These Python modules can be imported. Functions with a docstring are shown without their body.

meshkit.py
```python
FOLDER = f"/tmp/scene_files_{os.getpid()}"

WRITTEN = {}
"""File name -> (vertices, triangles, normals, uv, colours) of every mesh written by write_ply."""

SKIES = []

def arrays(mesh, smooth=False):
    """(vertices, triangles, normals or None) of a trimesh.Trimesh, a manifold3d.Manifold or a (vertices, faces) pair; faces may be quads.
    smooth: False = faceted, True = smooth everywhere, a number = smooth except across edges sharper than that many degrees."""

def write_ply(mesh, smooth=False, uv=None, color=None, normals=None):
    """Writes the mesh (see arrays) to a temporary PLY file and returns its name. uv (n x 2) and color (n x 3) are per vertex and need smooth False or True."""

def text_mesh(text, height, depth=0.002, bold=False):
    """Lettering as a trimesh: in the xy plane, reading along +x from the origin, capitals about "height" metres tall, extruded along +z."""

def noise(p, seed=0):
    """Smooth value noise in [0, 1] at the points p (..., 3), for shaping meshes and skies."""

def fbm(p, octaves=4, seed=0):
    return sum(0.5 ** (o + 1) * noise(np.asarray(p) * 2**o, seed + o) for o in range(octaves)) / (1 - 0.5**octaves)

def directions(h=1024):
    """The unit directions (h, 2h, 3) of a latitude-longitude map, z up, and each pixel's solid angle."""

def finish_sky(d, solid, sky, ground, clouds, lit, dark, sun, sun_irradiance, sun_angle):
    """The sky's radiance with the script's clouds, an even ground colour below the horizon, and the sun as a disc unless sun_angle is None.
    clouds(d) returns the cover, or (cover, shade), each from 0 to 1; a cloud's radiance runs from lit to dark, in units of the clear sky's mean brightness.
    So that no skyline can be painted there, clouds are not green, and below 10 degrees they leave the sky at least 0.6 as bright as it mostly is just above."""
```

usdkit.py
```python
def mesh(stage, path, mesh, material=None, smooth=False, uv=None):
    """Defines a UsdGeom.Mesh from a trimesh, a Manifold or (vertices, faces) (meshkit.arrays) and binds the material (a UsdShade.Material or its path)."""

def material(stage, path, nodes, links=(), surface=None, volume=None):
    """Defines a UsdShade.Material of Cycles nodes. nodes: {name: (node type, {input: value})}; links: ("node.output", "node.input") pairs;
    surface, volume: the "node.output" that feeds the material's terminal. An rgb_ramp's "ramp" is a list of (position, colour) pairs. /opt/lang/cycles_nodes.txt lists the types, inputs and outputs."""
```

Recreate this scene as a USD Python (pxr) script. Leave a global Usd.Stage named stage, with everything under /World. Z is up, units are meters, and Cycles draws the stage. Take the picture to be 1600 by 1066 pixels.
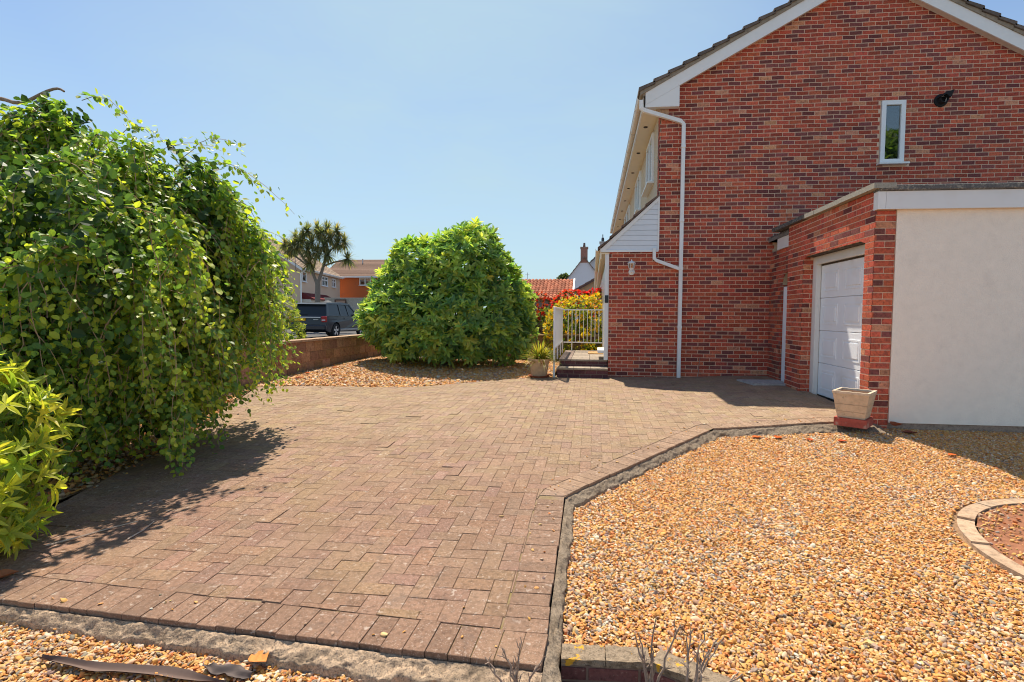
import math, numpy as np, trimesh, usdkit, meshkit
from shapely.geometry import Polygon, box as sbox, Point, LineString
from shapely.prepared import prep
from pxr import Usd, UsdGeom, UsdLux, UsdShade, Gf, Sdf, Vt

stage = Usd.Stage.CreateInMemory()
UsdGeom.SetStageUpAxis(stage, 'Z')
WORLD = UsdGeom.Xform.Define(stage, '/World')

# ------------------------------------------------------------------ camera, sky, sun, exposure
FPX, PCX, YAW, PITCH, ROLL, CAMH = 799.3, 842.1, .1046, .0506, .0071, 1.1883
EXPOSURE = 1.20
SUN_AZ, SUN_EL = math.radians(-23.5), math.radians(62.0)
SUN_POWER, SKY_POWER = 0.78, 0.067
_fw = np.array([-math.sin(YAW) * math.cos(PITCH), math.cos(YAW) * math.cos(PITCH), -math.sin(PITCH)])
_r = np.array([math.cos(YAW), math.sin(YAW), 0.0]); _u = np.cross(_r, _fw)
_r2 = _r * math.cos(ROLL) + _u * math.sin(ROLL); _u2 = np.cross(_r2, _fw)
CAM = np.array([0, 0, CAMH])
cam = UsdGeom.Camera.Define(stage, '/World/camera')
cam.CreateFocalLengthAttr(36 * FPX / 1600); cam.CreateHorizontalApertureAttr(36.0); cam.CreateVerticalApertureAttr(36 * 1066 / 1600)
cam.CreateHorizontalApertureOffsetAttr(-(PCX - 800) / 1600 * 36)
cam.CreateClippingRangeAttr(Gf.Vec2f(.05, 2000)); cam.CreateExposureAttr(EXPOSURE)
cam.AddTransformOp().Set(Gf.Matrix4d(*_r2, 0, *_u2, 0, *(-_fw), 0, *CAM, 1))
def project(p):
    c = (np.asarray(p, float) - CAM) @ np.array([_r2, _u2, _fw]).T
    z = np.maximum(c[..., 2], 1e-3)
    return PCX + FPX * c[..., 0] / z, 533 - FPX * c[..., 1] / z, c[..., 2]

sky_mat = usdkit.material(stage, '/World/Looks/sky', {
    "s": ("sky_texture", {"sky_type": "single_scattering", "sun_disc": False, "sun_elevation": SUN_EL, "sun_rotation": SUN_AZ, "air_density": 1.0, "aerosol_density": 0.65, "ozone_density": 5.5}),
    "tc": ("texture_coordinate", {}), "mp": ("mapping", {"scale": (1.0, 1.0, 3.2)}),
    "n": ("noise_texture", {"scale": 1.7, "detail": 7.0, "roughness": .6, "distortion": .6}),
    "r": ("rgb_ramp", {"ramp": [(0.0, (.0, .0, .0)), (.48, (.03, .03, .03)), (.64, (.28, .28, .28)), (.85, (.6, .6, .6))]}),
    "sx": ("separate_xyz", {}), "h": ("map_range", {"from_min": 0.0, "from_max": 0.50, "to_min": .96, "to_max": 0.0, "clamp": True}),
    "dp": ("vector_math", {"math_type": "dot_product", "vector2": (-.225, .925, .305)}), "dm": ("map_range", {"range_type": "smoothstep", "from_min": .70, "from_max": 1.0, "to_min": 0.0, "to_max": .95, "clamp": True}),
    "nm": ("math", {"math_type": "multiply_add", "value2": .75, "value3": .30}), "pm": ("math", {"math_type": "multiply"}), "m3": ("math", {"math_type": "maximum"}), "mx": ("math", {"math_type": "maximum"}),
    "veil": ("mix_color", {"a": (0, 0, 0), "b": (3.55, 4.8, 5.2), "use_clamp": False}),
    "b": ("background_shader", {"strength": SKY_POWER})},
    [("tc.generated", "mp.vector"), ("mp.vector", "n.vector"), ("n.fac", "r.fac"), ("tc.generated", "sx.vector"), ("sx.z", "h.value"),
     ("r.color", "mx.value1"), ("h.result", "mx.value2"), ("tc.generated", "dp.vector1"), ("dp.value", "dm.value"), ("n.fac", "nm.value1"), ("nm.value", "pm.value1"), ("dm.result", "pm.value2"), ("mx.value", "m3.value1"), ("pm.value", "m3.value2"), ("m3.value", "veil.fac"), ("s.color", "veil.a"), ("veil.result", "b.color")], surface="b.background")
sky = UsdLux.DomeLight.Define(stage, '/World/sky')
UsdShade.MaterialBindingAPI.Apply(sky.GetPrim()).Bind(sky_mat)
sky.GetPrim().SetCustomDataByKey('kind', 'structure'); sky.GetPrim().SetCustomDataByKey('label', 'clear pale blue summer sky with thin white haze'); sky.GetPrim().SetCustomDataByKey('category', 'sky')
sun = UsdLux.DistantLight.Define(stage, '/World/sun')
sun.CreateIntensityAttr(SUN_POWER); sun.CreateAngleAttr(0.53); sun.CreateColorAttr(Gf.Vec3f(1.0, .905, .765)); sun.CreateNormalizeAttr(True)
SUN = np.array([math.sin(SUN_AZ) * math.cos(SUN_EL), math.cos(SUN_AZ) * math.cos(SUN_EL), math.sin(SUN_EL)])
_x = np.cross([0, 0, 1.0], SUN); _x /= np.linalg.norm(_x); _y = np.cross(SUN, _x)
sun.AddTransformOp().Set(Gf.Matrix4d(*_x, 0, *_y, 0, *SUN, 0, *(SUN * 50), 1))

# ------------------------------------------------------------------ helpers
ORIGIN, USED = {'/World': np.zeros(3)}, {}
RS = np.random.RandomState
def path_for(parent, name):
    base = str(parent.GetPath()) if parent is not None else '/World'
    k = USED.get((base, name), 0); USED[(base, name)] = k + 1
    return base, f'{base}/{name}' + (f'_{k:03d}' if k else '')
def tag(prim, label=None, cat=None, group=None, kind=None):
    for k, v in (('label', label), ('category', cat), ('group', group), ('kind', kind)):
        if v: prim.SetCustomDataByKey(k, v)
    return prim
def thing(name, label=None, cat=None, loc=(0, 0, 0), group=None, kind=None, parent=None):
    base, path = path_for(parent, name)
    x = UsdGeom.Xform.Define(stage, path); o = np.asarray(loc, float)
    if parent is not None: o = ORIGIN[base].copy()
    else: x.AddTranslateOp().Set(Gf.Vec3d(*map(float, o)))
    ORIGIN[path] = o
    return tag(x.GetPrim(), label, cat, group, kind)
class MB:
    """Collects triangles, each with a colour."""
    def __init__(s): s.v, s.f, s.c, s.n = [], [], [], 0
    def add(s, v, f, c=(.5, .5, .5)):
        v = np.asarray(v, float).reshape(-1, 3); f = np.asarray(f, int)
        if f.ndim == 2 and f.shape[1] == 4: f = np.vstack([f[:, [0, 1, 2]], f[:, [0, 2, 3]]])
        c = np.asarray(c, float); s.v.append(v); s.f.append(f + s.n); s.n += len(v)
        s.c.append(np.broadcast_to(c, (len(f), 3))); return s
    def tm(s, m, c=(.5, .5, .5)): return s.add(m.vertices, m.faces, c)
    def box(s, lo, hi, c=(.5, .5, .5), ch=0.0, R=None, at=None):
        lo, hi = np.minimum(lo, hi).astype(float), np.maximum(lo, hi).astype(float)
        if ch > 0: v, f = chamfer_box(lo, hi, min(ch, .45 * (hi - lo).min()))
        else: v, f = CUBE_V * (hi - lo) + lo, CUBE_F
        if R is not None: v = (v - at) @ np.asarray(R).T + at
        return s.add(v, f, c)
    def prism(s, poly, O, U, V, N, d0, d1, c=(.5, .5, .5)):
        """poly: list of (u, v); extruded along N from d0 to d1."""
        O, U, V, N = (np.asarray(a, float) for a in (O, U, V, N))
        P = poly if isinstance(poly, Polygon) else Polygon(poly)
        P = Polygon(P.exterior.coords, [h.coords for h in P.interiors])
        m = trimesh.creation.extrude_polygon(P, d1 - d0, engine='earcut'); w = m.vertices
        v = O + w[:, :1] * U + w[:, 1:2] * V + (w[:, 2:] + d0) * N
        f = m.faces if np.dot(np.cross(U, V), N) > 0 else m.faces[:, ::-1]
        return s.add(v, f, c)
    def tube(s, pts, rad, sides=6, c=(.5, .5, .5), cap=True, ref=None):
        p = np.asarray(pts, float); n = len(p); rad = np.broadcast_to(rad, (n,)).astype(float)
        t = np.gradient(p, axis=0); t /= np.linalg.norm(t, axis=1, keepdims=True) + 1e-12
        twist = 0 if ref is None else np.pi / 4
        ref = np.asarray(ref, float) if ref is not None else (np.array([0, 0, 1.0]) if abs(t[:, 2]).mean() < .8 else np.array([1.0, 0, 0]))
        a = np.cross(t, ref); a /= np.linalg.norm(a, axis=1, keepdims=True) + 1e-12; b = np.cross(t, a)
        g = np.arange(sides) * 2 * np.pi / sides + twist
        v = p[:, None] + rad[:, None, None] * (np.cos(g)[None, :, None] * a[:, None] + np.sin(g)[None, :, None] * b[:, None])
        i, j = np.meshgrid(np.arange(n - 1), np.arange(sides), indexing='ij')
        q = np.stack([i * sides + j, (i + 1) * sides + j, (i + 1) * sides + (j + 1) % sides, i * sides + (j + 1) % sides], -1).reshape(-1, 4)
        f = np.vstack([q[:, [0, 1, 2]], q[:, [0, 2, 3]]]); v = v.reshape(-1, 3)
        if cap:
            k = len(v); v = np.vstack([v, p[0], p[-1]]); e = (n - 1) * sides
            f = np.vstack([f, [[k, jj, (jj + 1) % sides] for jj in range(sides)], [[k + 1, e + (jj + 1) % sides, e + jj] for jj in range(sides)]])
        return s.add(v, f, c)
    def lathe(s, prof, at, sides=24, c=(.5, .5, .5)):
        m = trimesh.creation.revolve(np.asarray(prof, float), sections=sides); return s.add(m.vertices + np.asarray(at, float), m.faces, c)
    def build(s, name, material, parent=None, smooth=False, **kw):
        return obj(name, (np.vstack(s.v), np.vstack(s.f)), material, parent, smooth, np.vstack(s.c), **kw)
CUBE_V = np.array([[x, y, z] for z in (0, 1) for y in (0, 1) for x in (0, 1)], float)
CUBE_F = np.array([[0, 2, 3, 1], [4, 5, 7, 6], [0, 1, 5, 4], [2, 6, 7, 3], [0, 4, 6, 2], [1, 3, 7, 5]])
def chamfer_box(lo, hi, ch):
    pts = []
    for k in range(3):
        a, b = lo + ch, hi - ch; a, b = a.copy(), b.copy(); a[k], b[k] = lo[k], hi[k]
        pts += [np.where(np.array([i, j, l]), b, a) for i in (0, 1) for j in (0, 1) for l in (0, 1)]
    h = trimesh.convex.convex_hull(np.array(pts)); return np.array(h.vertices), np.array(h.faces)
def obj(name, mesh, material, parent=None, smooth=False, col=None, **kw):
    base, path = path_for(parent, name)
    if isinstance(mesh, MB): col = np.vstack(mesh.c); mesh = (np.vstack(mesh.v), np.vstack(mesh.f))
    if hasattr(mesh, 'vertices'): mesh = (np.array(mesh.vertices), np.array(mesh.faces))
    v, f = np.asarray(mesh[0], float) - ORIGIN[base], np.asarray(mesh[1], int)
    if f.shape[1] == 4:
        f = np.vstack([f[:, [0, 1, 2]], f[:, [0, 2, 3]]])
    g = usdkit.mesh(stage, path, (v, f), MAT[material] if isinstance(material, str) else material, smooth=smooth)
    ORIGIN[path] = ORIGIN[base].copy()
    if col is not None:
        col = np.asarray(col, np.float32).reshape(-1, 3)
        if len(col) > 1 and np.ptp(col, axis=0).max() < 1e-6: col = col[:1]
        interp = 'constant' if len(col) == 1 else 'uniform'
        UsdGeom.PrimvarsAPI(g).CreatePrimvar('col', Sdf.ValueTypeNames.Color3fArray, interp).Set(Vt.Vec3fArray.FromNumpy(col))
    return tag(g.GetPrim(), **kw)
def score(v):
    x, y, z = project(v)
    ok = (z.min() > .2) & (x.max() > 0) & (x.min() < 1600) & (y.max() > 0) & (y.min() < 1066)
    return (np.ptp(x) + .3) * (np.ptp(y) + .3) if ok else -1.0
def pieces(items, name, mass, material, parent, limit=300, sub=None):
    """items: (verts, faces, colour). The ones that show largest become meshes of their own, the rest one mass."""
    rank = np.argsort([-score(np.asarray(i[0])) for i in items], kind='stable')
    for k in rank[:limit]: obj(name, (items[k][0], items[k][1]), material, parent, col=np.asarray(items[k][2]).reshape(1, 3) if np.ndim(items[k][2]) == 1 else items[k][2])
    if len(rank) > limit:
        m = MB()
        for k in rank[limit:]: m.add(*items[k])
        m.build(mass, material, parent, kind='stuff')
def sm(t): t = np.clip(t, 0, 1); return t * t * (3 - 2 * t)
def zd(x, y):
    x, y = np.asarray(x, float), np.asarray(y, float)
    d = np.clip(y - 2.056, -4, 9.5)
    return -.2717 + .0428 * d - .0015 * d * d + .07 * sm((x - 1.2) / 2.) * sm((y - 4.5) / 2) + .10 * sm((-3. - x) / 2.2) * sm((y - 5) / 3)

# ------------------------------------------------------------------ materials
MAT = {}
def attr_mat(name, rough=.8, spec=.3, grain=0.0, gscale=60., gdark=.6, bump=0.0, bscale=200., spots=None, extra=None, metallic=0.0, coat=0.0):
    """Base colour from the mesh's own colours, times a grain."""
    n = {"a": ("attribute", {"attribute": "col"}), "p": ("principled_bsdf", {"roughness": rough, "specular_ior_level": spec, "metallic": metallic, "coat_weight": coat, "coat_roughness": .05}), "g": ("geometry", {})}
    l, out = [], "a.color"
    if grain:
        n["n1"] = ("noise_texture", {"scale": gscale, "detail": 5.0, "roughness": .65}); l.append(("g.position", "n1.vector"))
        n["r1"] = ("rgb_ramp", {"ramp": [(.28, (gdark,) * 3), (.5, (1, 1, 1)), (.75, (1 + .35 * grain,) * 3)]}); l.append(("n1.fac", "r1.fac"))
        n["m1"] = ("mix_color", {"blend_type": "multiply", "fac": grain, "use_clamp": False}); l += [(out, "m1.a"), ("r1.color", "m1.b")]; out = "m1.result"
    for q, (sc, lo, hi, colr, amt) in enumerate(spots or []):
        n[f"v{q}"] = ("noise_texture", {"scale": sc, "detail": 4.0, "roughness": .6}); l.append(("g.position", f"v{q}.vector"))
        n[f"w{q}"] = ("map_range", {"from_min": lo, "from_max": hi, "to_min": 0.0, "to_max": amt, "clamp": True}); l.append((f"v{q}.fac", f"w{q}.value"))
        n[f"x{q}"] = ("mix_color", {"b": colr}); l += [(out, f"x{q}.a"), (f"w{q}.result", f"x{q}.fac")]; out = f"x{q}.result"
    l.append((out, "p.base_color"))
    if bump:
        n["n2"] = ("noise_texture", {"scale": bscale, "detail": 4.0, "roughness": .6}); n["b"] = ("bump", {"strength": bump, "distance": .004})
        l += [("g.position", "n2.vector"), ("n2.fac", "b.height"), ("b.normal", "p.normal")]
    MAT[name] = usdkit.material(stage, f'/World/Looks/{name}', n, l, surface="p.BSDF")
def flat_mat(name, color, rough=.5, spec=.5, metallic=0.0, coat=0.0, **k):
    MAT[name] = usdkit.material(stage, f'/World/Looks/{name}', {"p": ("principled_bsdf", {"base_color": color, "roughness": rough, "specular_ior_level": spec, "metallic": metallic, "coat_weight": coat})}, [], surface="p.BSDF")
def leaf_mat(name, trans=.4, rough=.42, spec=.45, tint=(1.25, 1.3, .5)):
    n = {"a": ("attribute", {"attribute": "col"}), "p": ("principled_bsdf", {"roughness": rough, "specular_ior_level": spec}),
         "tt": ("mix_color", {"blend_type": "multiply", "fac": 1.0, "b": tint, "use_clamp": False}), "t": ("translucent_bsdf", {}), "x": ("mix_closure", {"fac": trans})}
    MAT[name] = usdkit.material(stage, f'/World/Looks/{name}', n, [("a.color", "p.base_color"), ("a.color", "tt.a"), ("tt.result", "t.color"), ("p.BSDF", "x.closure1"), ("t.BSDF", "x.closure2")], surface="x.closure")
attr_mat('brick', .88, .2, 1.0, 38., .5, .6, 260., spots=[(13., .52, .66, (.17, .060, .055), .5), (1.1, .54, .72, (.24, .095, .07), .35), (75., .62, .70, (.58, .42, .31), .35)])
attr_mat('mortar', .95, .1, .6, 30., .7, .4, 300.)
attr_mat('paver', .9, .15, .95, 45., .5, .9, 180., spots=[(26., .62, .68, (.55, .46, .38), .6), (150., .60, .66, (.60, .50, .42), .7), (130., .36, .30, (.05, .035, .03), .6), (8., .56, .70, (.16, .115, .09), .45), (2.2, .50, .70, (.20, .125, .085), .5), (.9, .52, .66, (.34, .23, .14), .35)])
attr_mat('joint', .97, .05, .8, 40., .5, .5, 200., spots=[(3., .45, .62, (.21, .17, .055), .75)])
attr_mat('concrete', .95, .1, .9, 22., .5, .9, 140., spots=[(120., .58, .68, (.08, .07, .065), .6), (6., .55, .7, (.34, .28, .21), .5)])
attr_mat('rough_concrete', .97, .05, 1.0, 60., .42, 1.2, 110., spots=[(150., .54, .62, (.09, .08, .07), .75), (190., .62, .68, (.55, .47, .38), .7), (7., .5, .66, (.20, .15, .10), .6)])
attr_mat('lichen_concrete', .95, .1, 1.0, 40., .4, 1.1, 130., spots=[(120., .56, .64, (.09, .075, .055), .7), (170., .62, .68, (.5, .42, .33), .6), (14., .60, .64, (.66, .34, .03), .95)])
attr_mat('render_white', .92, .15, .35, 8., .86, 1.2, 120., spots=[(3., .58, .75, (.56, .49, .42), .18), (420., .66, .72, (.4, .36, .33), .35)])
attr_mat('white_upvc', .38, .42, .22, 5., .86, spots=[(1.8, .58, .72, (.62, .57, .49), .25)])
attr_mat('soil', .97, .05, .9, 25., .4, 1.0, 120.)
attr_mat('stone', .72, .35, .5, 130., .6, .15, 500.)
attr_mat('bark', .92, .15, .8, 40., .5, .6, 120.)
attr_mat('tile', .9, .15, .8, 12., .6, .4, 120.)
attr_mat('plain', .7, .3, .3, 20., .8)
attr_mat('clay', .85, .25, .7, 18., .65, .4, 160., spots=[(11., .58, .7, (.5, .42, .32), .5)])
attr_mat('cream_pot', .9, .2, .7, 14., .68, .5, 150., spots=[(30., .62, .7, (.22, .17, .10), .45)])
attr_mat('asphalt', .95, .15, .8, 60., .6, .5, 200.)
attr_mat('felt', .9, .2, .8, 60., .5, .8, 260., spots=[(40., .5, .62, (.34, .31, .25), .7)])
attr_mat('car_paint', .3, .4, 0, coat=.25)
attr_mat('gloss', .2, .35)
attr_mat('rubber', .8, .3, .3, 50., .7)
attr_mat('metal', .3, .5, 0, metallic=.9)
attr_mat('dry_leaf', .8, .2, .7, 60., .6)
leaf_mat('leaf', .52, .42, .35)
leaf_mat('glossy_leaf', .42, .40, .35)
leaf_mat('petal', .35, .6, .2, (1.3, .9, .5))
MAT['glass'] = usdkit.material(stage, '/World/Looks/glass', {"t": ("transparent_bsdf", {"color": (.82, .86, .85)}), "g": ("glossy_bsdf", {"color": (1, 1, 1), "roughness": .02}), "f": ("fresnel", {"IOR": 1.6}), "fm": ("math", {"math_type": "multiply_add", "value2": 1.1, "value3": .06}), "x": ("mix_closure", {})},
    [("f.fac", "fm.value1"), ("fm.value", "x.fac"), ("t.BSDF", "x.closure1"), ("g.BSDF", "x.closure2")], surface="x.closure")
flat_mat('dark_room', (.03, .035, .04), .9, .1)

# ------------------------------------------------------------------ brick laying
def brick_colour(r, warm=0.0):
    t = r.rand(); k = 1 + .25 * warm
    if t < .28 - .18 * warm: c = np.array([.235, .073, .063]) * r.uniform(.62, 1.2)
    elif t < .84 - .22 * warm: c = np.array([.47, .094, .055]) * r.uniform(.70, 1.18) * k
    elif t < .97 - .03 * warm: c = np.array([.58, .135, .068]) * r.uniform(.8, 1.1)
    else: c = np.array([.62, .27, .15]) * r.uniform(.85, 1.1)
    return c * r.uniform(.94, 1.06, 3)
def lay(mask, O, U, N, r, u0=0.0, z0=0.0, colour=brick_colour, proud=.004, back=.02, L=.225, H=.075, joint=.0112, minfrac=.12, header=None):
    """Stretcher bond on the plane O + u*U + z*Z within the polygon mask; every brick is a piece with its own edges."""
    O, U, N, Z = (np.asarray(a, float) for a in (O, U, N, (0, 0, 1)))
    x0, y0, x1, y1 = mask.bounds; P = prep(mask); out = []
    for k in range(int(math.floor((y0 - z0) / H)), int(math.ceil((y1 - z0) / H))):
        za, zb = z0 + k * H + joint / 2, z0 + (k + 1) * H - joint / 2
        off = u0 + (L / 2 if k % 2 else 0)
        for j in range(int(math.floor((x0 - off) / L)), int(math.ceil((x1 - off) / L))):
            ua, ub = off + j * L + joint / 2, off + (j + 1) * L - joint / 2
            b = sbox(ua, za, ub, zb)
            if not P.intersects(b): continue
            if P.contains(b): q = [(ua, za), (ub, za), (ub, zb), (ua, zb)]
            else:
                g = mask.intersection(b)
                if g.geom_type != 'Polygon': g = max(g.geoms, key=lambda e: e.area) if hasattr(g, 'geoms') else g
                if g.geom_type != 'Polygon' or g.area < minfrac * b.area: continue
                q = list(g.convex_hull.exterior.coords)[:-1]
                if Polygon(q).exterior.is_ccw is False: q = q[::-1]
            q = np.array(q); n = len(q); cen = q.mean(0); pr = proud + r.uniform(-.0015, .0015); tilt = r.uniform(-.006, .006)
            w = O + q[:, :1] * U + (q[:, 1:] + tilt * (q[:, :1] - cen[0])) * Z
            v = np.vstack([w + N * (pr - back), w + N * (pr - .003), O + (cen[0] + (q[:, :1] - cen[0]) * .985) * U + (cen[1] + (q[:, 1:] - cen[1]) * .95) * Z + N * pr])
            i = np.arange(n); jn = (i + 1) % n
            f = np.vstack([np.stack([i, jn, n + jn], 1), np.stack([i, n + jn, n + i], 1), np.stack([n + i, n + jn, 2 * n + jn], 1), np.stack([n + i, 2 * n + jn, 2 * n + i], 1), [[2 * n, 2 * n + a, 2 * n + a + 1] for a in range(1, n - 1)]])
            if np.dot(np.cross(U, Z), N) < 0: f = f[:, ::-1]
            out.append((v, f, colour(r)))
    return out
def leaf_template(kind):
    if kind == 'round': V = [(0, 0, 0), (.22, -.40, .02), (.22, .40, .02), (.62, -.42, .0), (.62, .42, .0), (1, 0, -.1), (.25, 0, -.05), (.62, 0, -.07)]
    elif kind == 'laurel': V = [(0, 0, 0), (.32, -.42, .05), (.32, .42, .05), (.7, -.40, .02), (.7, .40, .02), (1, 0, -.12), (.33, 0, -.04), (.7, 0, -.06)]
    else: V = [(0, 0, 0), (.3, -.5, .05), (.3, .5, .05), (.65, -.36, -.02), (.65, .36, -.02), (1, 0, -.2), (.3, 0, -.05), (.65, 0, -.08)]
    F = [(0, 1, 6), (0, 6, 2), (1, 3, 7), (1, 7, 6), (6, 7, 4), (6, 4, 2), (3, 5, 7), (7, 5, 4)]
    return np.array(V, float), np.array(F)
def leaves(P, D, Nn, length, width, cols, kind='round'):
    """Leaf blades: P base points, D directions, Nn upward normals; returns per-leaf verts (n,8,3), faces (8,3), colours."""
    V, F = leaf_template(kind)
    D = D / (np.linalg.norm(D, axis=1, keepdims=True) + 1e-9); S = np.cross(Nn, D); S /= np.linalg.norm(S, axis=1, keepdims=True) + 1e-9; T = np.cross(D, S)
    L, W = np.broadcast_to(length, (len(P),))[:, None, None], np.broadcast_to(width, (len(P),))[:, None, None]
    X = P[:, None] + V[None, :, :1] * L * D[:, None] + V[None, :, 1:2] * W * S[:, None] + V[None, :, 2:] * L * T[:, None]
    return X, F, cols
def leaf_parts(X, F, cols, name, mass, material, parent, limit=300, thin=None):
    """The leaves that show largest (towards the camera) are parts of their own, the rest one mass."""
    x, y, z = project(X); area = np.ptp(x, axis=1) * np.ptp(y, axis=1)
    bad = (z.min(1) < .3) | (x.max(1) < 0) | (x.min(1) > 1600) | (y.max(1) < 0) | (y.min(1) > 1066)
    cen = X.mean(1); d = np.linalg.norm(cen - CAM, axis=1)
    cell = {}
    sx, sy = (x.mean(1) // 14).astype(int), (y.mean(1) // 14).astype(int)
    for i in np.argsort(d, kind='stable'):           # the front leaf of each small patch of the view
        if not bad[i] and (sx[i], sy[i]) not in cell: cell[(sx[i], sy[i])] = i
    front = np.array(sorted(cell.values(), key=lambda i: -area[i])[:limit], int)
    for i in front: obj(name, (X[i], F), material, parent, col=cols[i:i + 1])
    rest = np.setdiff1d(np.arange(len(X)), front)
    if len(rest):
        v = X[rest].reshape(-1, 3); f = (F[None] + 8 * np.arange(len(rest))[:, None, None]).reshape(-1, 3)
        obj(mass, (v, f), material, parent, col=np.repeat(cols[rest], len(F), axis=0), kind='stuff')

# ------------------------------------------------------------------ ground, road, drive, gravel beds
def sheet(xs, ys, zf):
    X, Y = np.meshgrid(xs, ys, indexing='ij'); V = np.stack([X, Y, zf(X, Y)], -1).reshape(-1, 3); n, m = len(xs), len(ys)
    i, j = np.meshgrid(np.arange(n - 1), np.arange(m - 1), indexing='ij'); a = i * m + j
    q = np.stack([a, a + m, a + m + 1, a + 1], -1).reshape(-1, 4); return V, q
gx = np.unique(np.concatenate([[-300, -120, -60, -30, -16], np.arange(-10, 10.01, .25), [16, 30, 60, 120, 300]])); gy = np.unique(np.concatenate([[-60, -20, -6], np.arange(-2, 16.01, .25), [20, 24, 30, 45, 70, 130, 320]]))
obj('ground', sheet(gx, gy, lambda x, y: zd(x, y) - .16 - .0 * x), 'soil', col=[(.22, .15, .10)], kind='structure', label='bare brown earth under the gravel and the paving', cat='ground')
rv, rf = sheet(np.linspace(-40, -6.2, 12), np.linspace(13.2, 70, 12), lambda x, y: 0 * x - .02)
obj('road', (rv, rf), 'asphalt', col=[(.11, .105, .10)], kind='structure', label='grey asphalt street beyond the front garden wall', cat='road')
obj('side_path', sheet(np.linspace(-6.0, -3.0, 4), np.linspace(14.0, 60, 4), lambda x, y: 0 * x - .015), 'asphalt', col=[(.2, .19, .18)], kind='structure', label='pale pavement beside the street', cat='pavement')

DRIVE = Polygon([(-3.75, 2.265), (-.195, 2.051), (-.198, 3.886), (1.416, 6.12), (3.05, 6.40), (3.40, 6.42), (3.42, 10.28), (-.72, 10.28), (-.78, 9.93), (-1.526, 9.643), (-2.915, 8.531), (-4.895, 7.75), (-5.3, 7.6), (-4.75, 6.0), (-4.3, 4.9), (-4.05, 3.9), (-3.85, 3.2)])
drive = thing('driveway', 'weathered red brown block paved driveway in front of the garage', 'driveway', kind='structure')
def drape(poly, dz, step=.2):
    x0, y0, x1, y1 = poly.bounds; m = MB()
    for a in np.arange(x0, x1, step):
        for b in np.arange(y0, y1, step):
            g = poly.intersection(sbox(a, b, a + step, b + step))
            for h in getattr(g, 'geoms', [g]):
                if h.geom_type != 'Polygon' or h.area < 1e-6: continue
                c = np.array(h.convex_hull.exterior.coords)[:-1]; c = c if Polygon(c).exterior.is_ccw else c[::-1]
                m.add(np.column_stack([c, zd(c[:, 0], c[:, 1]) + dz]), [[0, i, i + 1] for i in range(1, len(c) - 1)])
    return m
_d = drape(DRIVE.buffer(-.004), -.0055, .12); obj('sand_joint', (np.vstack(_d.v), np.vstack(_d.f)), 'joint', drive, col=[(.265, .185, .13)])
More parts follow.
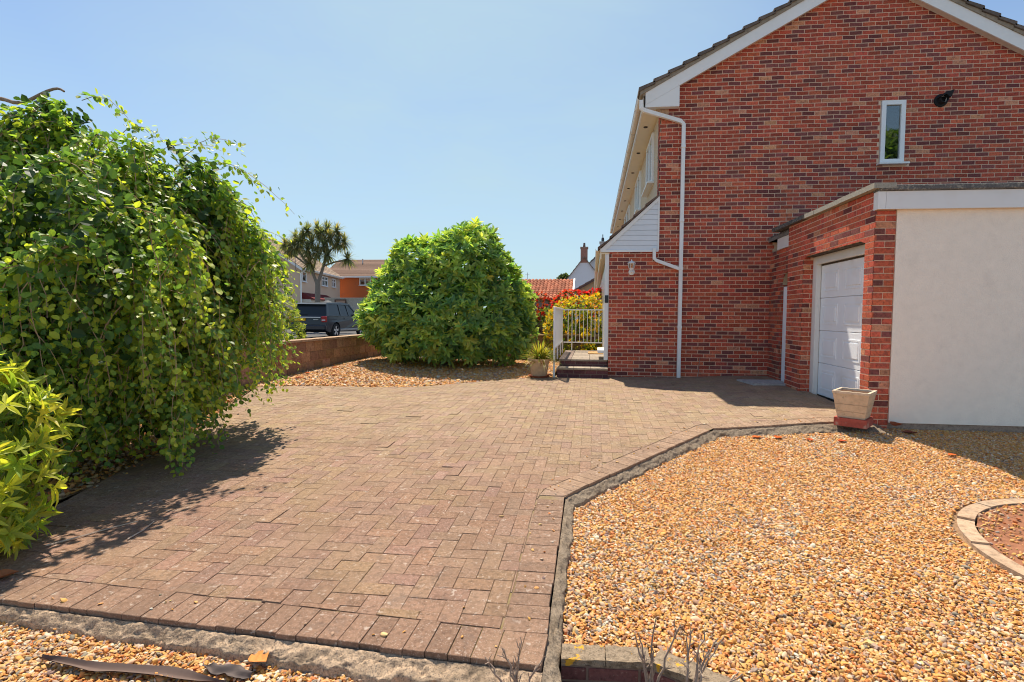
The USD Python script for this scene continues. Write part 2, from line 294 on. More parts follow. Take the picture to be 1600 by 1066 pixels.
def paver(q, r, h=.06, ch=.0022, col=None, lift=None, ztop=None):
    """One block with a chamfered top; q is a convex outline in plan."""
    q = np.array(q); q = q if Polygon(q).exterior.is_ccw else q[::-1]; n = len(q); c = q.mean(0)
    e = np.linalg.norm(q - c, axis=1, keepdims=True); qi = c + (q - c) * (1 - ch * 1.2 / np.maximum(e, .02))
    dz = r.normal(0, .001) if lift is None else lift; tx, ty = r.normal(0, .006, 2)
    z = lambda w: zd(w[:, 0], w[:, 1]) + dz + (w[:, 0] - c[0]) * tx + (w[:, 1] - c[1]) * ty
    v = np.vstack([np.column_stack([q, z(q) - h]), np.column_stack([q, z(q) - ch]), np.column_stack([qi, z(qi)])])
    i = np.arange(n); j = (i + 1) % n
    f = np.vstack([np.stack([i, j, n + j], 1), np.stack([i, n + j, n + i], 1), np.stack([n + i, n + j, 2 * n + j], 1), np.stack([n + i, 2 * n + j, 2 * n + i], 1), [[2 * n, 2 * n + a, 2 * n + a + 1] for a in range(1, n - 1)]])
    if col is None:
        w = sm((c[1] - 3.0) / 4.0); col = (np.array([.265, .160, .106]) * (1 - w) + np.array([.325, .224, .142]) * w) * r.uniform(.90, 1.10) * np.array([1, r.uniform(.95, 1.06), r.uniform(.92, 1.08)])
    return v, f, col
r = RS(4); PAV = []
def soldiers(A, B, depth=.2, pitch=.1025, gap=.0034, side=1):
    A, B = np.array(A, float), np.array(B, float); L = np.linalg.norm(B - A); t = (B - A) / L; nn = np.array([-t[1], t[0]]) * side
    for k in range(int(L / pitch)):
        a, b = A + t * (k * pitch + gap / 2), A + t * ((k + 1) * pitch - gap / 2); o = nn * (depth + r.normal(0, .003)); s0 = nn * r.normal(0, .0025)
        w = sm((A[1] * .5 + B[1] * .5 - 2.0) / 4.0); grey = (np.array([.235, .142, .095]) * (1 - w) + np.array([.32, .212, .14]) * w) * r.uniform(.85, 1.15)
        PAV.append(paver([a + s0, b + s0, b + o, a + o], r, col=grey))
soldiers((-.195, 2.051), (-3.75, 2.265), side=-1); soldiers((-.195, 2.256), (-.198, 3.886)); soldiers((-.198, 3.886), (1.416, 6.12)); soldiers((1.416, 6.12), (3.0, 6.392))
PAV.append(paver([(-.1985, 3.868), (-.397, 3.868), (-.358, 4.0), (-.2, 3.89)], r, col=np.array([.3, .2, .14])))
FIELD = DRIVE.difference(LineString([(-3.8, 2.268), (-.195, 2.051), (-.198, 3.886), (1.416, 6.12), (3.0, 6.392)]).buffer(.2025, cap_style=2, join_style=2)).buffer(-.002)
FIELD = max(getattr(FIELD, 'geoms', [FIELD]), key=lambda e: e.area); PF = prep(FIELD)
cs, hg = .1025, .0011
for i in range(-56, 40):
    for j in range(20, 104):
        v = (i - j) % 4
        if v not in (0, 3): continue
        x, y = i * cs, j * cs; w, h = (2 * cs, cs) if v == 0 else (cs, 2 * cs)
        b = sbox(x + hg, y + hg, x + w - hg, y + h - hg)
        if not PF.intersects(b): continue
        if PF.contains(b): q = list(b.exterior.coords)[:-1]
        else:
            g = FIELD.intersection(b); g = max(getattr(g, 'geoms', [g]), key=lambda e: e.area)
            if g.geom_type != 'Polygon' or g.area < .0015: continue
            q = list(g.convex_hull.exterior.coords)[:-1]
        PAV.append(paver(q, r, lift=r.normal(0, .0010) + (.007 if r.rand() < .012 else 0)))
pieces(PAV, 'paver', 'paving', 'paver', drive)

# concrete haunching that holds the drive's edge, rough and uneven
def haunch(pts, widths, drops, name, label, seed, colour=(.27, .21, .15)):
    pts = np.array(pts, float); seg = np.r_[0, np.cumsum(np.linalg.norm(np.diff(pts, axis=0), axis=1))]; n = int(seg[-1] / .014) + 2; s = np.linspace(0, seg[-1], n)
    p = np.column_stack([np.interp(s, seg, pts[:, k]) for k in (0, 1)]); w = np.interp(s, seg, widths); dr = np.interp(s, seg, drops)
    sm_ = lambda q: np.column_stack([np.convolve(np.pad(q[:, k], 6, mode='edge'), np.ones(13) / 13, 'valid') for k in (0, 1)])
    t = np.gradient(sm_(p), axis=0); t /= np.linalg.norm(t, axis=1, keepdims=True); nr = np.column_stack([-t[:, 1], t[:, 0]])
    m = 13; V = []
    for k in range(m):
        f = k / (m - 1); wig = meshkit.fbm(np.column_stack([s * 7, 0 * s + f * 2, 0 * s + seed]), 4) - .5
        q = p + nr * ((w * (f * (1 + 1.1 * wig)))[:, None] + .003); g3 = np.column_stack([q, 0 * s + seed])
        z = zd(p[:, 0], p[:, 1]) - .024 - dr * (f ** 1.2) - .03 * (meshkit.fbm(g3 * 9, 3) - .5) * min(1, f * 3 + .2) - .034 * (meshkit.fbm(g3 * 48, 3) - .5) * min(1, f * 4 + .15) - (.05 if k == m - 1 else 0)
        V.append(np.column_stack([q, z]))
    V = np.array(V).transpose(1, 0, 2).reshape(-1, 3); i, j = np.meshgrid(np.arange(n - 1), np.arange(m - 1), indexing='ij'); a = i * m + j
    q = np.stack([a, a + 1, a + m + 1, a + m], -1).reshape(-1, 4)
    obj(name, (V, q), 'rough_concrete', smooth=50, col=[colour], kind='structure', label=label, cat='concrete')
haunch([(3.35, 6.40), (3.0, 6.385), (1.416, 6.115), (-.195, 3.884), (-.192, 1.98)], [.25, .15, .09, .08, .07], [.08, .08, .07, .05, .04], 'edge_concrete', 'rough grey concrete haunching along the right edge of the driveway', 3)
haunch([(-.19, 2.046), (-1.2, 2.107), (-2.0, 2.155), (-3.7, 2.258)], [.095, .085, .055, .04], [.05, .05, .06, .05], 'edge_concrete', 'rough grey concrete haunching along the front edge of the driveway', 9, (.46, .33, .22))

# gravel: real pebbles over a bed
BED_R = Polygon([(-.10, 2.265), (.28, 2.275), (.66, 2.075), (1.3, 1.6), (5.4, 1.55), (5.4, 6.41), (3.3, 6.41), (2.9, 6.2), (1.44, 6.06), (-.135, 3.88), (-.16, 2.6)])
BED_F = Polygon([(-3.9, 1.55), (-.10, 1.55), (-.16, 1.98), (-1.3, 2.055), (-2.0, 2.12), (-3.9, 2.24)])
BED_B = Polygon([(-5.58, 7.6), (-4.9, 7.78), (-2.93, 8.55), (-1.54, 9.66), (-.80, 9.95), (-.74, 13.3), (-5.58, 13.3)])
BED_L = Polygon([(-7.5, 2.9), (-3.98, 2.9), (-4.1, 3.9), (-4.35, 4.9), (-4.8, 6.0), (-5.4, 7.6), (-7.5, 7.6)])
BEDS = [(BED_R, -.092), (BED_F, -.095), (BED_B, -.012), (BED_L, -.03)]
RING_C, RING_R = np.array([3.555, 3.36]), 1.03
for poly, dz in BEDS:
    m = drape(poly.difference(Point(RING_C).buffer(RING_R - .02)) if poly is BED_R else poly, dz - .012, .25); obj('gravel_bed', (np.vstack(m.v), np.vstack(m.f)), 'soil', col=[(.30, .19, .11)], kind='structure', label='fine brown grit bed under the loose gravel', cat='gravel bed')
RING_C, RING_R = np.array([3.555, 3.36]), 1.03
PI = UsdGeom.PointInstancer.Define(stage, '/World/gravel'); tag(PI.GetPrim(), 'loose orange, cream and grey pebbles covering the garden beds', 'gravel', kind='stuff')
r = RS(11); PCOL = [(.62, .285, .075), (.67, .37, .125), (.68, .45, .20), (.53, .19, .05), (.66, .48, .27), (.38, .26, .17), (.29, .21, .165), (.68, .57, .42), (.66, .32, .085), (.47, .26, .12)]
PW = np.array([.21, .21, .14, .12, .07, .06, .04, .03, .12, .06]); protos = []
for q, c in enumerate(PCOL):
    for s in range(3):
        m = trimesh.creation.icosphere(1, 1.0); v = m.vertices * (1 + .9 * (meshkit.noise(m.vertices * 1.5 + 17 * s + 5 * q, s)[:, None] - .5)); v = v * np.array([1.05, r.uniform(.58, .85), r.uniform(.30, .5)])
        g = usdkit.mesh(stage, f'/World/gravel/pebble_{len(protos):03d}', (v, m.faces), MAT['stone'], smooth=38)
        UsdGeom.PrimvarsAPI(g).CreatePrimvar('col', Sdf.ValueTypeNames.Color3fArray, 'constant').Set(Vt.Vec3fArray([Gf.Vec3f(*[float(x * r.uniform(.85, 1.1)) for x in c])])); protos.append(str(g.GetPath()))
PI.CreatePrototypesRel().SetTargets(protos)
pos, scl = [], []
for poly, dz, pitch, size in [(BED_R, -.092, .0138, .0094), (BED_F, -.095, .0138, .0096), (BED_B, -.012, .034, .020), (BED_L, -.03, .045, .018)]:
    x0, y0, x1, y1 = poly.bounds
    for layer in range(2 if dz < -.05 else 1):
        X, Y = np.meshgrid(np.arange(x0, x1, pitch), np.arange(y0, y1, pitch)); p = np.column_stack([X.ravel(), Y.ravel()]) + r.uniform(-.6, .6, (X.size, 2)) * pitch
        px, py, pz = project(np.column_stack([p, zd(p[:, 0], p[:, 1]) + dz])); p = p[(pz > .2) & (px > -60) & (px < 1660) & (py < 1120)]
        import shapely
        p = p[shapely.contains_xy(poly, p[:, 0], p[:, 1])]
        if layer: p = p[r.rand(len(p)) < .45]
        if poly is BED_R:
            d = np.hypot(*(p - RING_C).T); keep = (d > RING_R + .08) | ((d < RING_R - .06) & (r.rand(len(p)) < .07 + .12 * (d > RING_R - .16))); p = p[keep]
        n = len(p); und = .012 * (meshkit.fbm(np.column_stack([p * 2.2, np.zeros(n)]), 3) - .5)
        s = size * np.exp(r.normal(0, .27, n)); pos.append(np.column_stack([p, zd(p[:, 0], p[:, 1]) + dz + und + s * .12 + layer * .006 + (.012 * (np.hypot(*(p - RING_C).T) < RING_R - .05) if poly is BED_R else 0)])); scl.append(s)
stray = []                                                   # pebbles kicked onto the paving along its edges
for (x0, y0), (x1, y1), k in (((-.25, 2.1), (-.25, 3.9), 26), ((-.3, 3.95), (1.35, 6.2), 40), ((1.4, 6.2), (3.0, 6.5), 22), ((-4.6, 7.6), (-1.6, 9.45), 60), ((-3.6, 2.35), (-.4, 2.15), 18), ((-4.4, 5.4), (-3.8, 3.0), 40)):
    q = r.rand(k, 1); p = np.array([[x0, y0]]) + q * np.array([[x1 - x0, y1 - y0]]) + np.array([[-1, .4]]) * (r.exponential(.10, (k, 1))) * (1 if x0 > -3 and y0 < 7 else 0) + r.normal(0, .05, (k, 2)); stray.append(p)
p = np.vstack(stray); p = p[shapely.contains_xy(DRIVE.buffer(-.03), p[:, 0], p[:, 1])]; s_ = .0095 * np.exp(r.normal(0, .25, len(p))); pos.append(np.column_stack([p, zd(p[:, 0], p[:, 1]) + .003])); scl.append(s_)
pos, scl = np.vstack(pos), np.concatenate(scl); n = len(pos)
ax = r.normal(size=(n, 4)); ax[:, 1:3] *= .28; ax /= np.linalg.norm(ax, axis=1, keepdims=True)
patch = meshkit.fbm(np.column_stack([pos[:, :2] * 1.6, np.zeros(n)]), 2)
idx = r.choice(len(PCOL), n, p=PW / PW.sum()); idx = np.where((patch > .60) & (r.rand(n) < .2), r.choice([5, 6, 7, 4], n), idx)
PI.CreateProtoIndicesAttr(Vt.IntArray.FromNumpy((idx * 3 + r.randint(0, 3, n)).astype(np.int32)))
PI.CreatePositionsAttr(Vt.Vec3fArray.FromNumpy(pos.astype(np.float32))); PI.CreateScalesAttr(Vt.Vec3fArray.FromNumpy(np.repeat(scl[:, None], 3, 1).astype(np.float32)))
PI.CreateOrientationsAttr(Vt.QuathArray([Gf.Quath(float(a[0]), float(a[1]), float(a[2]), float(a[3])) for a in ax]))
print('pebbles', n, 'pavers', len(PAV))

# ------------------------------------------------------------------ the brick house
GY, XF, XP, XB, YE = 10.244, 1.24, .31, 8.51, 26.0      # gable plane, upper front, porch front, back, far end
AX, AZ, SL = 4.875, 7.40, .5465
zr = lambda x: AZ - SL * abs(x - AX)
ex, ey, ez = np.array([1., 0, 0]), np.array([0, 1., 0]), np.array([0, 0, 1.])
house = thing('brick_house', 'two storey red brick gabled house with white bargeboards and downpipe', 'house', (AX, 18, 0))
gable = Polygon([(XP, -.12), (XP, 2.44), (XF, 2.44), (XF, zr(XF)), (AX, AZ), (XB, zr(XB)), (XB, -.12)])
win = sbox(5.236, 4.03, 5.66, 5.175)
m = MB(); m.prism(gable.difference(win), (0, GY, 0), ex, ez, -ey, -.25, 0, (.74, .52, .37)); wall = m.build('wall', 'mortar', house)
vis = gable.difference(win.buffer(.012, join_style=2)).difference(sbox(3.42, -.2, 9, 2.62)).difference(Polygon([(5.20, 3.99), (5.78, 3.99), (5.78, 4.03), (5.20, 4.03)])).difference(sbox(7.9, -1, 9, 9))
cl = vis.difference(Polygon([(0, 2.44), (XF, 2.44), (XF, 3.6), (0, 3.6)]))
r = RS(21); BR = lay(cl, (0, GY, 0), ex, -ey, r, u0=1.9335 - .1125, z0=.0025)
pieces(BR, 'brick', 'brickwork', 'brick', wall)
# return of brick at the upper front corner, toothed into the render
RT = lay(sbox(-.22, 3.3, 0, 5.2), (XF, GY, 0), ey * -1, -ex, RS(22), u0=-.225, z0=.0025); mm = MB()
for b in RT: mm.add(*b)
mm.build('corner_brick', 'brick', house, kind='stuff')
m = MB(); m.box((XF, GY + .22, 2.4), (XF + .2, YE, 5.2), (.62, .50, .35)); m.build('render_wall', 'render_white', house)
m = MB(); m.box((XP + .02, GY + .35, -.1), (XP + .2, YE, 2.4), (.36, .14, .09)); m.build('porch_wall', 'brick', house)
m = MB(); m.box((XB - .2, GY + .25, -.1), (XB, YE, 5.4), (.36, .14, .09)); m.box((XF + .2, YE - .2, -.1), (XB - .2, YE, 5.4), (.36, .14, .09)); m.build('rear_wall', 'brick', house)
# roof: slabs with courses of tiles; the verge tiles one by one
YV = GY - .20
def roof_course(m, x0, z0, x1, z1, ya, yb, t, c): m.prism([(x0, z0), (x1, z1), (x1, z1 + t), (x0, z0 + t * 1.6)], (0, ya, 0), ex, ez, ey, 0, yb - ya, c)
r = RS(23)
roof = thing('roof', parent=house)
mass = MB(); tiles = []
for sgn in (-1, 1):
    n = 15; xe = AX + sgn * 4.03; dxs = (AX - xe) / n
    for k in range(n):
        xa, xb = xe + dxs * k, xe + dxs * (k + 1); za, zb = zr(xa) + .235, zr(xb) + .235
        if sgn > 0 and False: continue
        c = np.array([.155, .125, .105]) * r.uniform(.8, 1.2); t = MB(); roof_course(t, xa - dxs * .12, za - .0, xb, zb - .006, YV, YV + .33, .045, c)
        tiles.append((np.vstack(t.v), np.vstack(t.f), c)); roof_course(mass, xa - dxs * .12, za, xb, zb - .006, YV + .335, YE + .1, .045, c)
        roof_course(mass, xa, za - .06, xb, zb - .066, YV + .03, YV + .3, .05, np.array([.30, .25, .19]))
pieces(tiles, 'roof_tile', 'tile_course', 'tile', roof); mass.build('tile_course', 'tile', roof, kind='stuff')
m = MB(); m.prism([(AX - 3.98, zr(AX - 3.98) + .13), (AX, AZ + .13), (AX + 3.98, zr(AX - 3.98) + .13), (AX + 3.98, zr(AX - 3.98) + .20), (AX, AZ + .20), (AX - 3.98, zr(AX - 3.98) + .20)], (0, YV + .06, 0), ex, ez, ey, 0, YE - YV, (.3, .24, .18)); m.build('roof_deck', 'plain', roof)
# bargeboards, the boxed eaves end, soffit, fascia
YB = GY - .15; W = (.80, .79, .76)
for sgn in (-1, 1):
    m = MB(); P = [(AX, AZ - .06), (AX + sgn * 3.3, zr(AX + 3.3) - .06), (AX + sgn * 3.93, zr(AX + 3.93) - .06), (AX + sgn * 3.93, zr(AX + 3.93) + .17), (AX, AZ + .17)]
    m.prism(P, (0, YB, 0), ex, ez, ey, 0, .022, W); m.build('bargeboard', 'white_upvc', house)
    m = MB(); m.prism([(AX, AZ - .035), (AX + sgn * 3.93, zr(AX + 3.93) - .035), (AX + sgn * 3.93, zr(AX + 3.93) - .02), (AX, AZ - .02)], (0, YB + .022, 0), ex, ez, ey, 0, .135, (.72, .62, .5)); m.build('verge_soffit', 'white_upvc', house)
m = MB(); m.prism([(.945, 5.15), (1.575, 5.15), (1.575, zr(1.575) - .062), (.945, zr(.945) - .062)], (0, YB + .002, 0), ex, ez, ey, 0, .12, W); m.build('eaves_box', 'white_upvc', house)
C = (.80, .70, .52)
m = MB(); m.box((.93, GY - .03, 5.175), (XF, YE, 5.195), C); soff = m.build('soffit', 'white_upvc', house)
for y in np.arange(11.2, YE, 1.75):
    m = MB(); m.lathe([(0, 0), (.045, 0), (.045, .012), (0, .012)], (1.06, y, 5.164), 10, (.05, .04, .03)); m.build('vent', 'plain', soff)
m = MB(); m.box((.90, GY - .03, 5.17), (.93, YE, 5.43), W); m.build('fascia', 'white_upvc', house)
m = MB(); m.box((1.16, GY - .02, 5.04), (1.4, GY, 5.15), (.58, .36, .22)); m.box((1.24, GY - .02, 4.95), (1.32, GY, 5.04), (.42, .16, .09)); m.build('corbel', 'brick', house)
def gutter(x, z, y0, y1, rad, c):
    g = MB(); a = np.linspace(0, np.pi, 9); o = np.column_stack([-np.cos(a) * rad, -np.sin(a) * rad]); i = np.column_stack([-np.cos(a[::-1]) * (rad - .006), -np.sin(a[::-1]) * (rad - .006)])
    g.prism(np.vstack([o, i]), (x, y0, z), ex, ez, ey, 0, y1 - y0, c); return g
gt = gutter(.85, 5.33, GY - .16, YE, .058, (.66, .56, .44)).build('gutter', 'white_upvc', house)
for y in np.arange(GY + .4, YE, 1.3):
    gutter(.85, 5.334, y, y + .05, .068, (.60, .5, .4)).build('gutter_bracket', 'white_upvc', gt)
# rainwater pipes
def square_pipe(pts, half, c, name='downpipe'):
    m = MB(); m.tube(pts, half * 1.414, 4, c, ref=(0, 1, 0)); return m
yp = GY - .06
dp = square_pipe([(.865, yp - .08, 5.28), (.865, yp - .08, 5.14), (.93, yp - .06, 5.10), (1.62, yp, 4.90), (1.677, yp, 4.84), (1.677, yp, -.02)], .034, W).build('downpipe', 'white_upvc', house)
m = MB(); m.tube([(1.17, yp, 2.50), (1.17, yp, 2.30), (1.22, yp, 2.26), (1.655, yp, 2.10)], .042, 4, W, ref=(0, 1, 0)); m.build('downpipe', 'white_upvc', house)
for z in (4.4, 3.0, 2.08, .95):
    m = MB(); m.box((1.637, yp - .045, z), (1.717, GY, z + .05), W); m.build('pipe_clip', 'white_upvc', dp)
# gable window
def window(parent, O, U, N, w, h, bars=(), name='window', frame=.07, depth=.06, back=None, sill=None, tr=()):
    """A framed window on the plane O, U, z: outer frame, panes with a dark room behind, and a sill."""
    U, N, O = (np.asarray(a, float) for a in (U, N, O)); outer = sbox(0, 0, w, h); xs = [0] + list(bars) + [w]; zs = [0] + list(tr) + [h]; holes = []
    for a, b in zip(xs, xs[1:]):
        for e, g in zip(zs, zs[1:]): holes.append(sbox(a + (frame if a == 0 else frame / 2), e + (frame if e == 0 else frame / 2), b - (frame if b == w else frame / 2), g - (frame if g == h else frame / 2)))
    P = outer
    for q in holes: P = P.difference(q)
    wn = thing(name, parent=parent); m = MB(); m.prism(P, O, U, ez, N, 0, depth, (.80, .81, .80)); m.build('frame', 'white_upvc', wn)
    for q in holes:
        m = MB(); m.prism(q, O, U, ez, N, depth * .35, depth * .42); m.build('pane', 'glass', wn)
    m = MB(); m.prism(sbox(.02, .02, w - .02, h - .02), O, U, ez, N, -.12, -.10, (.10, .11, .10)); m.build('dark_interior', 'dark_room', wn)
    if sill: m = MB(); m.prism(sbox(-sill, -.035, w + sill, -.002), O, U, ez, N, -.03, depth + .09, (.78, .79, .77)); m.build('sill', 'white_upvc', wn)
window(house, (5.242, GY + .03, 4.036), ex, -ey, .412, 1.133, frame=.075, depth=.06, sill=.055)
for y0, y1 in ((11.15, 12.35), (14.0, 15.6), (18.2, 20.9)):
    window(house, (XF, y1, 4.02), -ey, -ex, y1 - y0, 1.02, bars=((y1 - y0) / 2,), frame=.06, depth=.05, sill=.05)
# lean-to porch roof along the front with its clad end
pz = lambda x: 2.53 + (x - .17) * .905
porch = thing('porch', parent=house); r = RS(24)
cladpoly = Polygon([(.20, 2.46), (1.245, 2.46), (1.245, pz(1.245) - .05), (.20, pz(.20) - .05)])
for k in range(11):
    q = cladpoly.intersection(sbox(0, 2.46 + k * .1, 2, 2.46 + k * .1 + .094))
    if q.geom_type == 'Polygon' and q.area > .002:
        m = MB(); c = np.array(q.convex_hull.exterior.coords)[:-1]; z0 = 2.46 + k * .1
        m.prism(q, (0, GY + .03, 0), ex, ez, -ey, 0, .045, np.array([.70, .73, .76]) * r.uniform(.97, 1.02)); m.build('plank', 'white_upvc', porch)
m = MB(); m.prism(cladpoly, (0, GY + .03, 0), ex, ez, -ey, -.1, .028, (.4, .42, .44)); m.build('clad_backing', 'white_upvc', porch)
m = MB(); m.prism([(.13, 2.44), (.20, 2.44), (1.25, pz(1.25) - .075), (1.25, pz(1.25) - .005), (.13, pz(.13) - .005)], (0, GY - .035, 0), ex, ez, ey, 0, .03, W); m.prism([(.16, 2.435), (1.25, 2.435), (1.25, 2.475), (.16, 2.475)], (0, GY - .034, 0), ex, ez, ey, 0, .03, W); m.build('verge_board', 'white_upvc', porch)
m = MB(); m.box((1.235, GY - .03, 2.46), (1.262, GY, pz(1.24)), W); m.build('corner_trim', 'white_upvc', porch)
n = 5
for k in range(n):
    xa, xb = .11 + (XF - .11) / n * k, .11 + (XF - .11) / n * (k + 1)
    m = MB(); m.prism([(xa - .03, pz(xa) - .005), (xb, pz(xb)), (xb, pz(xb) + .035), (xa - .03, pz(xa) + .055)], (0, GY - .06, 0), ex, ez, ey, 0, YE - GY, np.array([.15, .10, .075]) * r.uniform(.85, 1.15)); m.build('tile_course', 'tile', porch)
m = MB(); m.box((.125, GY - .01, 2.30), (.155, YE, 2.52), C); m.build('porch_fascia', 'white_upvc', porch)
m = MB(); m.box((.155, GY + .0, 2.40), (XP + .05, YE, 2.43), C); m.build('porch_soffit', 'white_upvc', porch)
gutter(.085, 2.50, GY - .03, YE, .05, (.74, .66, .52)).build('porch_gutter', 'white_upvc', porch)
m = MB(); m.box((XP - .085, GY + .004, .30), (XP - .004, GY + .10, 2.40), W, ch=.006); m.build('door_post', 'white_upvc', house)
m = MB(); m.box((XP - .06, GY + .5, .3), (XP + .02, YE, 2.40), (.6, .6, .58)); m.build('porch_glazing', 'white_upvc', house)
m = MB(); m.box((XP - .21, GY + .02, .44), (XP - .005, GY + .9, .50), W, ch=.006); m.build('threshold', 'white_upvc', house)
m = MB(); m.box((XP - .08, GY - .012, 1.44), (XP - .012, GY + .003, 1.59), (.02, .02, .022), ch=.006); m.build('bell_box', 'gloss', house)
# round vent cowl on the gable
vc = thing('vent_cowl', parent=house); cx, cz = 6.25, 5.14
def ring(m, at, N, prof, c, sides=20):
    t = trimesh.creation.revolve(np.asarray(prof, float), sections=sides); R = trimesh.geometry.align_vectors([0, 0, 1], N); t.apply_transform(R); m.add(t.vertices + np.asarray(at, float), t.faces, c)
m = MB(); ring(m, (cx, GY - .005, cz), -ey, [(0, 0), (.115, 0), (.115, .015), (.08, .03), (.075, .12), (.062, .12), (.062, .03), (0, .03)], (.015, .015, .016)); m.build('flange', 'rubber', vc)
m = MB(); ring(m, (cx, GY - .02, cz), -ey, [(.05, 0), (.058, 0), (.058, .06), (.05, .06)], (.75, .75, .75)); m.build('inner_tube', 'white_upvc', vc)
m = MB(); m.prism([(-.09, .02), (.0, .10), (.13, .13), (.09, .02), (.07, .0), (0, .06)], (cx, GY - .005, cz), ex, ez, -ey, .0, .16, (.015, .015, .016)); m.build('hood', 'rubber', vc)

# ------------------------------------------------------------------ garage, with the arched side passage
KX, KY, KB = 3.267, 6.41, 9.08       # side wall plane, front plane, far corner of the brick side
garage = thing('garage', 'flat roofed brick garage with white panelled door and rendered end wall', 'garage', (4.6, 8, 0))
side = Polygon([(KY - .004, -.3), (KB, -.3), (KB, 2.70), (KY - .004, 2.66)]).difference(sbox(6.62, -.3, 8.46, 2.125))
m = MB(); m.prism(side.intersection(sbox(KY + .004, -9, 99, 9)), (KX, 0, 0), ey, ez, -ex, -.215, 0, (.74, .52, .37)); sw = m.build('wall', 'mortar', garage)
r = RS(31); wc = lambda q: brick_colour(q, 1.0)
BS = lay(side, (KX, 0, 0), ey, -ex, r, u0=KY - .11, z0=-.02, colour=wc)
pier = sbox(KX, -.3, KX + .222, 2.43)
m = MB(); m.prism(pier, (0, KY + .002, 0), ex, ez, -ey, -.02, 0, (.74, .52, .37)); m.build('pier', 'mortar', garage)
BS += lay(pier, (0, KY, 0), ex, -ey, r, u0=KX - .002, z0=-.02, colour=wc, back=.012)
rev = sbox(KX + .0, -.2, KX + .15, 2.125)
BS += lay(rev, (0, 8.46, 0), ex, -ey, r, u0=KX - .11, z0=-.02, colour=wc, back=.01)
pieces(BS, 'brick', 'brickwork', 'brick', sw, limit=220)
RW = (.93, .82, .69)
m = MB(); m.box((KX + .226, KY - .012, -.055), (9.5, KY + .2, 2.46), RW); m.build('rendered_wall', 'render_white', garage)
m = MB(); m.box((KX + .10, KY + .004, -.5), (9.5, KY + .2, -.057), (.34, .25, .19)); m.build('plinth', 'concrete', garage)
m = MB(); m.box((KX - .02, KY - .075, 2.435), (KX + .065, KY - .05, 2.637), W); m.box((KX + .068, KY - .075, 2.435), (9.5, KY - .05, 2.637), (.76, .75, .73)); m.box((KX - .02, KY - .05, 2.435), (KX + .005, KY + .02, 2.637), W); m.build('fascia', 'white_upvc', garage)
m = MB(); m.box((KX + .005, KY - .05, 2.437), (9.5, KY - .014, 2.445), (.72, .62, .5)); m.build('fascia_soffit', 'white_upvc', garage)
m = MB(); m.box((KX - .02, KY - .10, 2.641), (9.5, KY + .06, 2.708), (.13, .125, .12), ch=.012); m.build('roof_edge', 'felt', garage)
m = MB(); m.box((KX + .05, KY + .06, 2.60), (9.5, 10.24, 2.69), (.1, .1, .1)); m.build('roof', 'felt', garage)
r = RS(32); ys = [KY - .105, 7.2, 7.95, 8.3, KB + .6]
for k, (a, b) in enumerate(zip(ys, ys[1:])):
    m = MB(); za = 2.668 + (a - KY) * .012
    m.prism([(a, za), (b - .004, za + (b - a) * .012), (b - .004, za + .062 + (b - a) * .012), (a, za + .062)], (KX + .16, 0, 0), ey, ez, -ex, 0, .235 + r.uniform(-.01, .01), (.36, .33, .27) if k < 3 else (.10, .095, .09)); m.build('coping', 'felt', garage)
m = MB(); m.box((KX + .02, 6.62, 2.117), (KX + .2, 8.46, 2.124), (.10, .085, .07)); m.build('lintel', 'concrete', garage)
fr = thing('door_frame', parent=garage)
for lo, hi in (((KX + .15, 8.325, -.2), (KX + .22, 8.458, 2.116)), ((KX + .15, 6.622, -.2), (KX + .22, 6.70, 2.116)), ((KX + .15, 6.70, 2.0), (KX + .22, 8.325, 2.116))):
    m = MB(); m.box(lo, hi, (.78, .765, .72), ch=.004); m.build('frame_member', 'white_upvc', fr)
door = thing('garage_door', parent=garage); DX = KX + .225
for k in range(4):
    z0, z1 = .012 + k * .497 - .02, .012 + (k + 1) * .497 - .026
    m = MB(); m.box((DX, 6.64, z0), (DX + .04, 8.34, z1), (.90, .92, .94), ch=.006); sec = m.build('door_section', 'white_upvc', door)
    for a, b in ((7.77, 8.23), (7.11, 7.58), (6.65, 6.94)):
        m = MB()
        for inset, hgt in ((0, .007), (.05, .013)):
            P = sbox(a + inset, z0 + .095 + inset, b - inset, z1 - .095 - inset)
            if inset == 0: P = P.difference(P.buffer(-.022, join_style=2))
            m.prism(P, (DX, 0, 0), ey, ez, -ex, -.002, hgt, (.90, .92, .94))
        m.build('door_panel', 'white_upvc', sec)
m = MB(); m.box((DX + .005, 6.64, -.2), (DX + .03, 8.34, -.02), (.03, .03, .03)); m.build('door_seal', 'rubber', garage)
# passage wall between garage and house
AXW = 3.36
arch = Polygon([(9.10 + .0, -.2), (9.10, 1.72)] + [(9.36 + .26 * -math.cos(a), 1.72 + .26 * math.sin(a)) for a in np.linspace(.1, math.pi, 12)] + [(9.62, -.2)])
pw = Polygon([(KB, -.2), (GY, -.2), (GY, 2.40), (KB, 2.40)]).difference(arch)
m = MB(); m.prism(pw, (AXW, 0, 0), ey, ez, -ex, -.22, 0, (.5, .4, .28)); pwall = m.build('passage_wall', 'mortar', garage)
r = RS(33); pieces(lay(pw, (AXW, 0, 0), ey, -ex, r, u0=GY - .225, z0=.0025, minfrac=.2), 'brick', 'brickwork', 'brick', pwall, limit=80)
JB = lay(sbox(0, -.2, .21, 1.85), (AXW, 9.62, 0), ex, -ey, RS(35), u0=-.11, z0=.0025); mm = MB()
for b in JB: mm.add(*b)
mm.build('jamb_brick', 'brick', garage, kind='stuff')
m = MB(); m.box((AXW - .035, KB + .05, 2.40), (AXW, GY - .45, 2.60), W); m.build('passage_fascia', 'white_upvc', garage)
m = MB(); m.box((AXW - .05, KB + .02, 2.60), (4.5, GY - .003, 2.66), (.2, .19, .18)); m.build('passage_roof', 'felt', garage)
